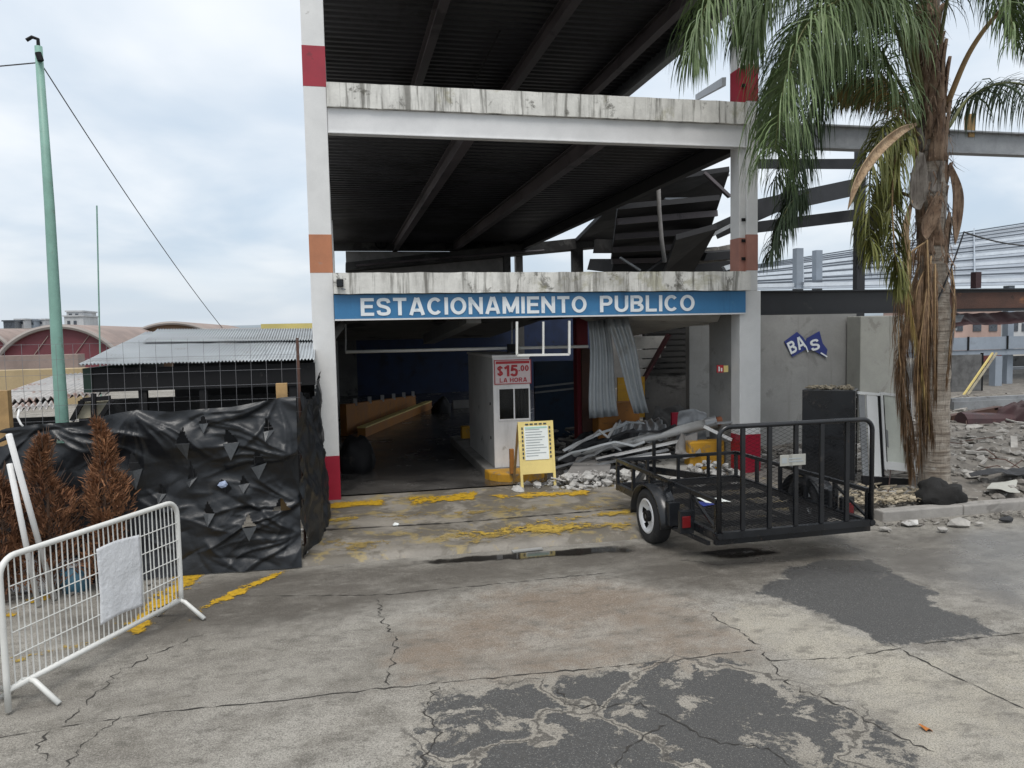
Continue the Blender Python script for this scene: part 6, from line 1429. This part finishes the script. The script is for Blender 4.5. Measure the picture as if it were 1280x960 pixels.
def frond(name, ctrl, ll, leafm, rachm, n=64, droop=.8, start=.18, spread=1.0, w=.022, rr=.028, plum=2, sweep=.5, seed=0, gap=0):
    random.seed(seed + 100); L = bez(ctrl, 40)
    fr_ = MB().tube(L, [rr * (1 - .88 * i / 40) for i in range(41)], 6).build(name, rachm, palm, smooth=True)
    o = MB(); g = Vector((0, 0, -1))
    for i in range(n):
        t = start + (1 - start) * (i + random.random() * .6) / n; q = t * 40; a = min(int(q), 39); p = L[a].lerp(L[a + 1], q - a); tan = (L[a + 1] - L[a]).normalized()
        side = tan.cross(Vector((0, 0, 1)))
        if side.length < .15: side = tan.cross(Vector((.3, 1, 0)))
        side.normalize(); upv = side.cross(tan)
        env = (.55 + .45 * sin(pi * min(1, (t - start) / (1 - start) * .9 + .12)))
        for s_ in (-1, 1):
            for _ in range(plum):
                if random.random() < gap: continue
                l = ll * env * ru(.75, 1.12); d = (side * s_ * spread * ru(.6, 1.1) + upv * rg(.1, .40) * spread + tan * sweep * ru(.6, 1.3)).normalized()
                wv = tan.lerp(upv, random.random()).normalized(); prev = p; pts = []; K = 5
                dd_ = d.copy(); cur = p.copy(); dr = droop * ru(.75, 1.25)
                pts.append(cur.copy())
                for k_ in range(K):
                    dd_ = (dd_ + g * dr * (.25 + .30 * k_)).normalized(); cur = cur + dd_ * l / K; pts.append(cur.copy())
                ax = dd_.cross(d)
                wv = (d.cross(g)); 
                if wv.length < .1: wv = tan
                wv = (wv.normalized() + tan * rg(0, .6) + Vector((rg(0, .3), rg(0, .3), 0))).normalized()
                vs_ = []
                for k_, q_ in enumerate(pts):
                    ww = w * (.55, 1, 1, .85, .55, .06)[k_] * .5; vs_ += [q_ - wv * ww, q_ + wv * ww]
                o.add(vs_, [(2 * k_, 2 * k_ + 1, 2 * k_ + 3, 2 * k_ + 2) for k_ in range(K)])
    lo = o.build('leaflets', leafm, fr_, solid=0); return fr_
def V3(*a): return [Vp(*p) for p in a]
c0 = tpp[50]
y_ = PY
G, GD, GO, GY, GB = mt['leaf'], mt['leafdark'], mt['leafolive'], mt['leafyellow'], mt['leafbrown']
RG, RB = mt['rachis'], mt['rachisdry']
for k, (cp, ll, mm, n_) in enumerate((
    (((1155, 120, -.0), (1120, -40, -.3), (1030, -120, -.5), (935, -75, -.6), (884, 5, -.7), (868, 60, -.7)), 1.15, G, 100),
    (((1152, 130, 0), (1125, 45, -.5), (1070, -2, -.9), (1010, 30, -1.1), (980, 110, -1.2), (968, 190, -1.2)), 1.25, G, 110),
    (((1152, 120, 0), (1130, 30, -.2), (1085, -12, -.3), (1030, 0, -.4), (985, 60, -.4), (955, 150, -.4)), 1.15, G, 100),
    (((1150, 150, 0), (1100, 70, .3), (1050, 70, .5), (1010, 150, .6), (990, 240, .6)), 1.05, GD, 90),
    (((1153, 110, 0), (1110, -60, .6), (1010, -110, 1.0), (945, -30, 1.2), (918, 45, 1.3)), 1.0, GD, 80),
    (((1150, 140, 0), (1110, 20, .8), (1050, 20, 1.2), (990, 110, 1.5), (968, 230, 1.6)), .95, GD, 80),
    (((1185, 160, 0), (1215, 120, .2), (1270, 104, .3), (1350, 140, .4), (1390, 230, .4)), .85, GD, 70),
    (((1165, 90, 0), (1180, -60, .4), (1260, -140, .6), (1340, -60, .7)), 1.1, GD, 70),
    (((1160, 90, 0), (1150, -60, -.7), (1110, -110, -1.3), (1060, -60, -1.8)), 1.0, G, 80),
    (((1170, 80, 0), (1195, -50, -.6), (1225, -90, -1.2), (1252, -40, -1.6), (1268, 50, -1.8)), .8, G, 70),
    (((1150, 160, 0), (1115, 110, -.4), (1065, 60, -.6), (1022, 70, -.5)), .85, G, 70),
    (((1160, 80, 0), (1165, -40, .3), (1210, -70, .8), (1260, -10, 1.2), (1290, 60, 1.4)), .8, GD, 70),
    (((1155, 110, 0), (1110, -50, .2), (1020, -90, .3), (955, -40, .3), (930, 20, .3)), .95, G, 90),
    (((1152, 120, 0), (1105, -20, -.1), (1030, -50, -.1), (965, -10, -.1), (938, 60, 0)), 1.0, G, 90),
    (((1158, 70, 0), (1140, -50, .3), (1100, -70, .8), (1070, 0, 1.1)), .9, GD, 70))):
    frond('frond', [Vp(a_, b__, y_ + c__) for a_, b__, c__ in cp], ll, mm, RG, int(n_ * 1.25), .85, seed=k + 1, w=.019)
frond('frond', V3((1180, 140, y_), (1215, 60, y_ - .5), (1265, 0, y_ - .9), (1340, -50, y_ - 1.2), (1440, 0, y_ - 1.4)), .9, GD, RB, 70, .9, seed=5, rr=.045, start=.4)
frond('frond', V3((1148, 190, y_), (1118, 150, y_ - .4), (1092, 190, y_ - .6), (1086, 270, y_ - .6), (1090, 320, y_ - .6)), .62, GO, RG, 90, 1.0, seed=31, spread=.9, w=.024)
frond('frond', V3((1150, 200, y_), (1130, 170, y_ - .45), (1116, 230, y_ - .5), (1118, 310, y_ - .5), (1126, 360, y_ - .5)), .58, GO, RB, 84, 1.0, seed=12, spread=.8, w=.024)
frond('frond', V3((1150, 200, y_ + .2), (1125, 180, y_ + .3), (1105, 240, y_ + .4), (1105, 320, y_ + .4)), .55, GO, RB, 70, 1.0, seed=33, spread=.8, w=.024)
frond('frond', V3((1150, 170, y_), (1115, 110, y_ + .2), (1075, 100, y_ + .3), (1040, 118, y_ + .3)), .50, GY, RB, 80, 1.0, seed=13, spread=.8)
frond('frond', V3((1150, 180, y_), (1120, 130, y_ + .5), (1090, 112, y_ + .7), (1055, 125, y_ + .8)), .45, GY, RB, 70, 1.0, seed=36, spread=.8)
frond('frond', V3((1150, 250, y_ + .3), (1110, 240, y_ + .4), (1085, 280, y_ + .5), (1080, 330, y_ + .5)), .50, mt['leafdead'], RB, 80, .9, seed=14, spread=1.2, w=.014)
frond('frond', V3((1010, 240, y_ + .6), (985, 260, y_ + .6), (962, 320, y_ + .6)), .60, GD, RG, 60, 1.0, seed=15, start=0.02)
# dry skirt hanging against the trunk
for k, (cp, ll, mm, n_, sp) in enumerate((
    (((1150, 300, -.2), (1122, 330, -.3), (1114, 420, -.35), (1124, 520, -.33), (1132, 590, -.3)), .6, GB, 90, .42),
    (((1150, 330, -.25), (1136, 370, -.35), (1138, 450, -.37), (1144, 540, -.35)), .6, GB, 90, .34),
    (((1128, 300, -.3), (1126, 360, -.44), (1142, 450, -.46), (1152, 530, -.44)), .45, GY, 36, .22),
    (((1150, 330, -.2), (1142, 400, -.42), (1150, 480, -.42), (1158, 550, -.4)), .5, GB, 80, .30),
    (((1140, 360, -.3), (1120, 420, -.3), (1116, 480, -.3), (1130, 590, -.28)), .6, GB, 80, .30),
    (((1140, 330, -.1), (1126, 380, -.1), (1122, 470, -.15), (1138, 570, -.2)), .6, GB, 80, .36),
    (((1160, 330, -.2), (1160, 380, -.40), (1160, 440, -.42), (1160, 500, -.40)), .45, GB, 60, .26),
    (((1150, 300, -.3), (1152, 380, -.46), (1150, 450, -.48), (1148, 560, -.44)), .5, GB, 80, .30),
    (((1155, 320, -.3), (1146, 390, -.46), (1138, 470, -.46), (1142, 580, -.42)), .55, GB, 80, .28),
    (((1180, 330, -.1), (1184, 370, -.24), (1180, 420, -.28), (1174, 480, -.28)), .35, GB, 40, .22))):
    frond('frond', [Vp(a_ + 9, b__, y_ + c__) for a_, b__, c__ in cp], ll, mm, RB, int(n_ * 1.3), 1.5, seed=40 + k, spread=sp, sweep=.9, start=.02, w=.009, rr=.013)
# woody bract and hanging sheaths
random.seed(77)
def bract(ctrl, w, mat, name='bract'):
    L = bez(ctrl, 20); o = MB()
    def bf(x, y):
        q = y * 20; a = min(int(q), 19); p = L[a].lerp(L[a + 1], q - a); ww = w * sin(pi * min(1, .06 + y * .94)) ** .8; tn = (L[min(a + 1, 20)] - L[a]).normalized(); sd = tn.cross(Vector((0, 1, 0))).normalized()
        return p + sd * (x - .5) * 2 * ww + Vector((0, ww * (1 - 4 * (x - .5) ** 2) * .9, 0))
    o.grid(8, 20, bf); o.build(name, mat, palm, smooth=True, solid=.012)
bract(V3((1146, 155, y_ - .4), (1125, 165, y_ - 1.0), (1097, 190, y_ - 1.3), (1073, 226, y_ - 1.4), (1060, 262, y_ - 1.4)), .062, mt['spathe'])
bract(V3((1188, 205, y_ - .2), (1198, 240, y_ - .25), (1197, 275, y_ - .25), (1194, 306, y_ - .22)), .085, mt['boot'])
bract(V3((1140, 250, y_ - .25), (1132, 290, y_ - .3), (1134, 330, y_ - .3), (1138, 360, y_ - .3)), .06, mt['spathe'])
bract(V3((1152, 190, y_ - .25), (1150, 220, y_ - .32), (1148, 250, y_ - .3), (1150, 262, y_ - .28)), .14, mt['bootgrey'])
bract(V3((1176, 240, y_ - .22), (1168, 265, y_ - .3), (1160, 285, y_ - .28), (1158, 300, y_ - .25)), .12, mt['boot'])
# black cable
tag(MB().tube(sag(Vp(1150, 420, y_ - .4), Vp(1205, 290, y_ - .05), .1) + sag(Vp(1205, 290, y_ - .05), Vp(1330, 305, y_ + 1), .1)[1:], .012, 6).build('black_cable', mt['black'], base=tuple(Vp(1150, 420, y_ - .4))), 'black cable looping round the palm trunk and off to the right', 'cable')
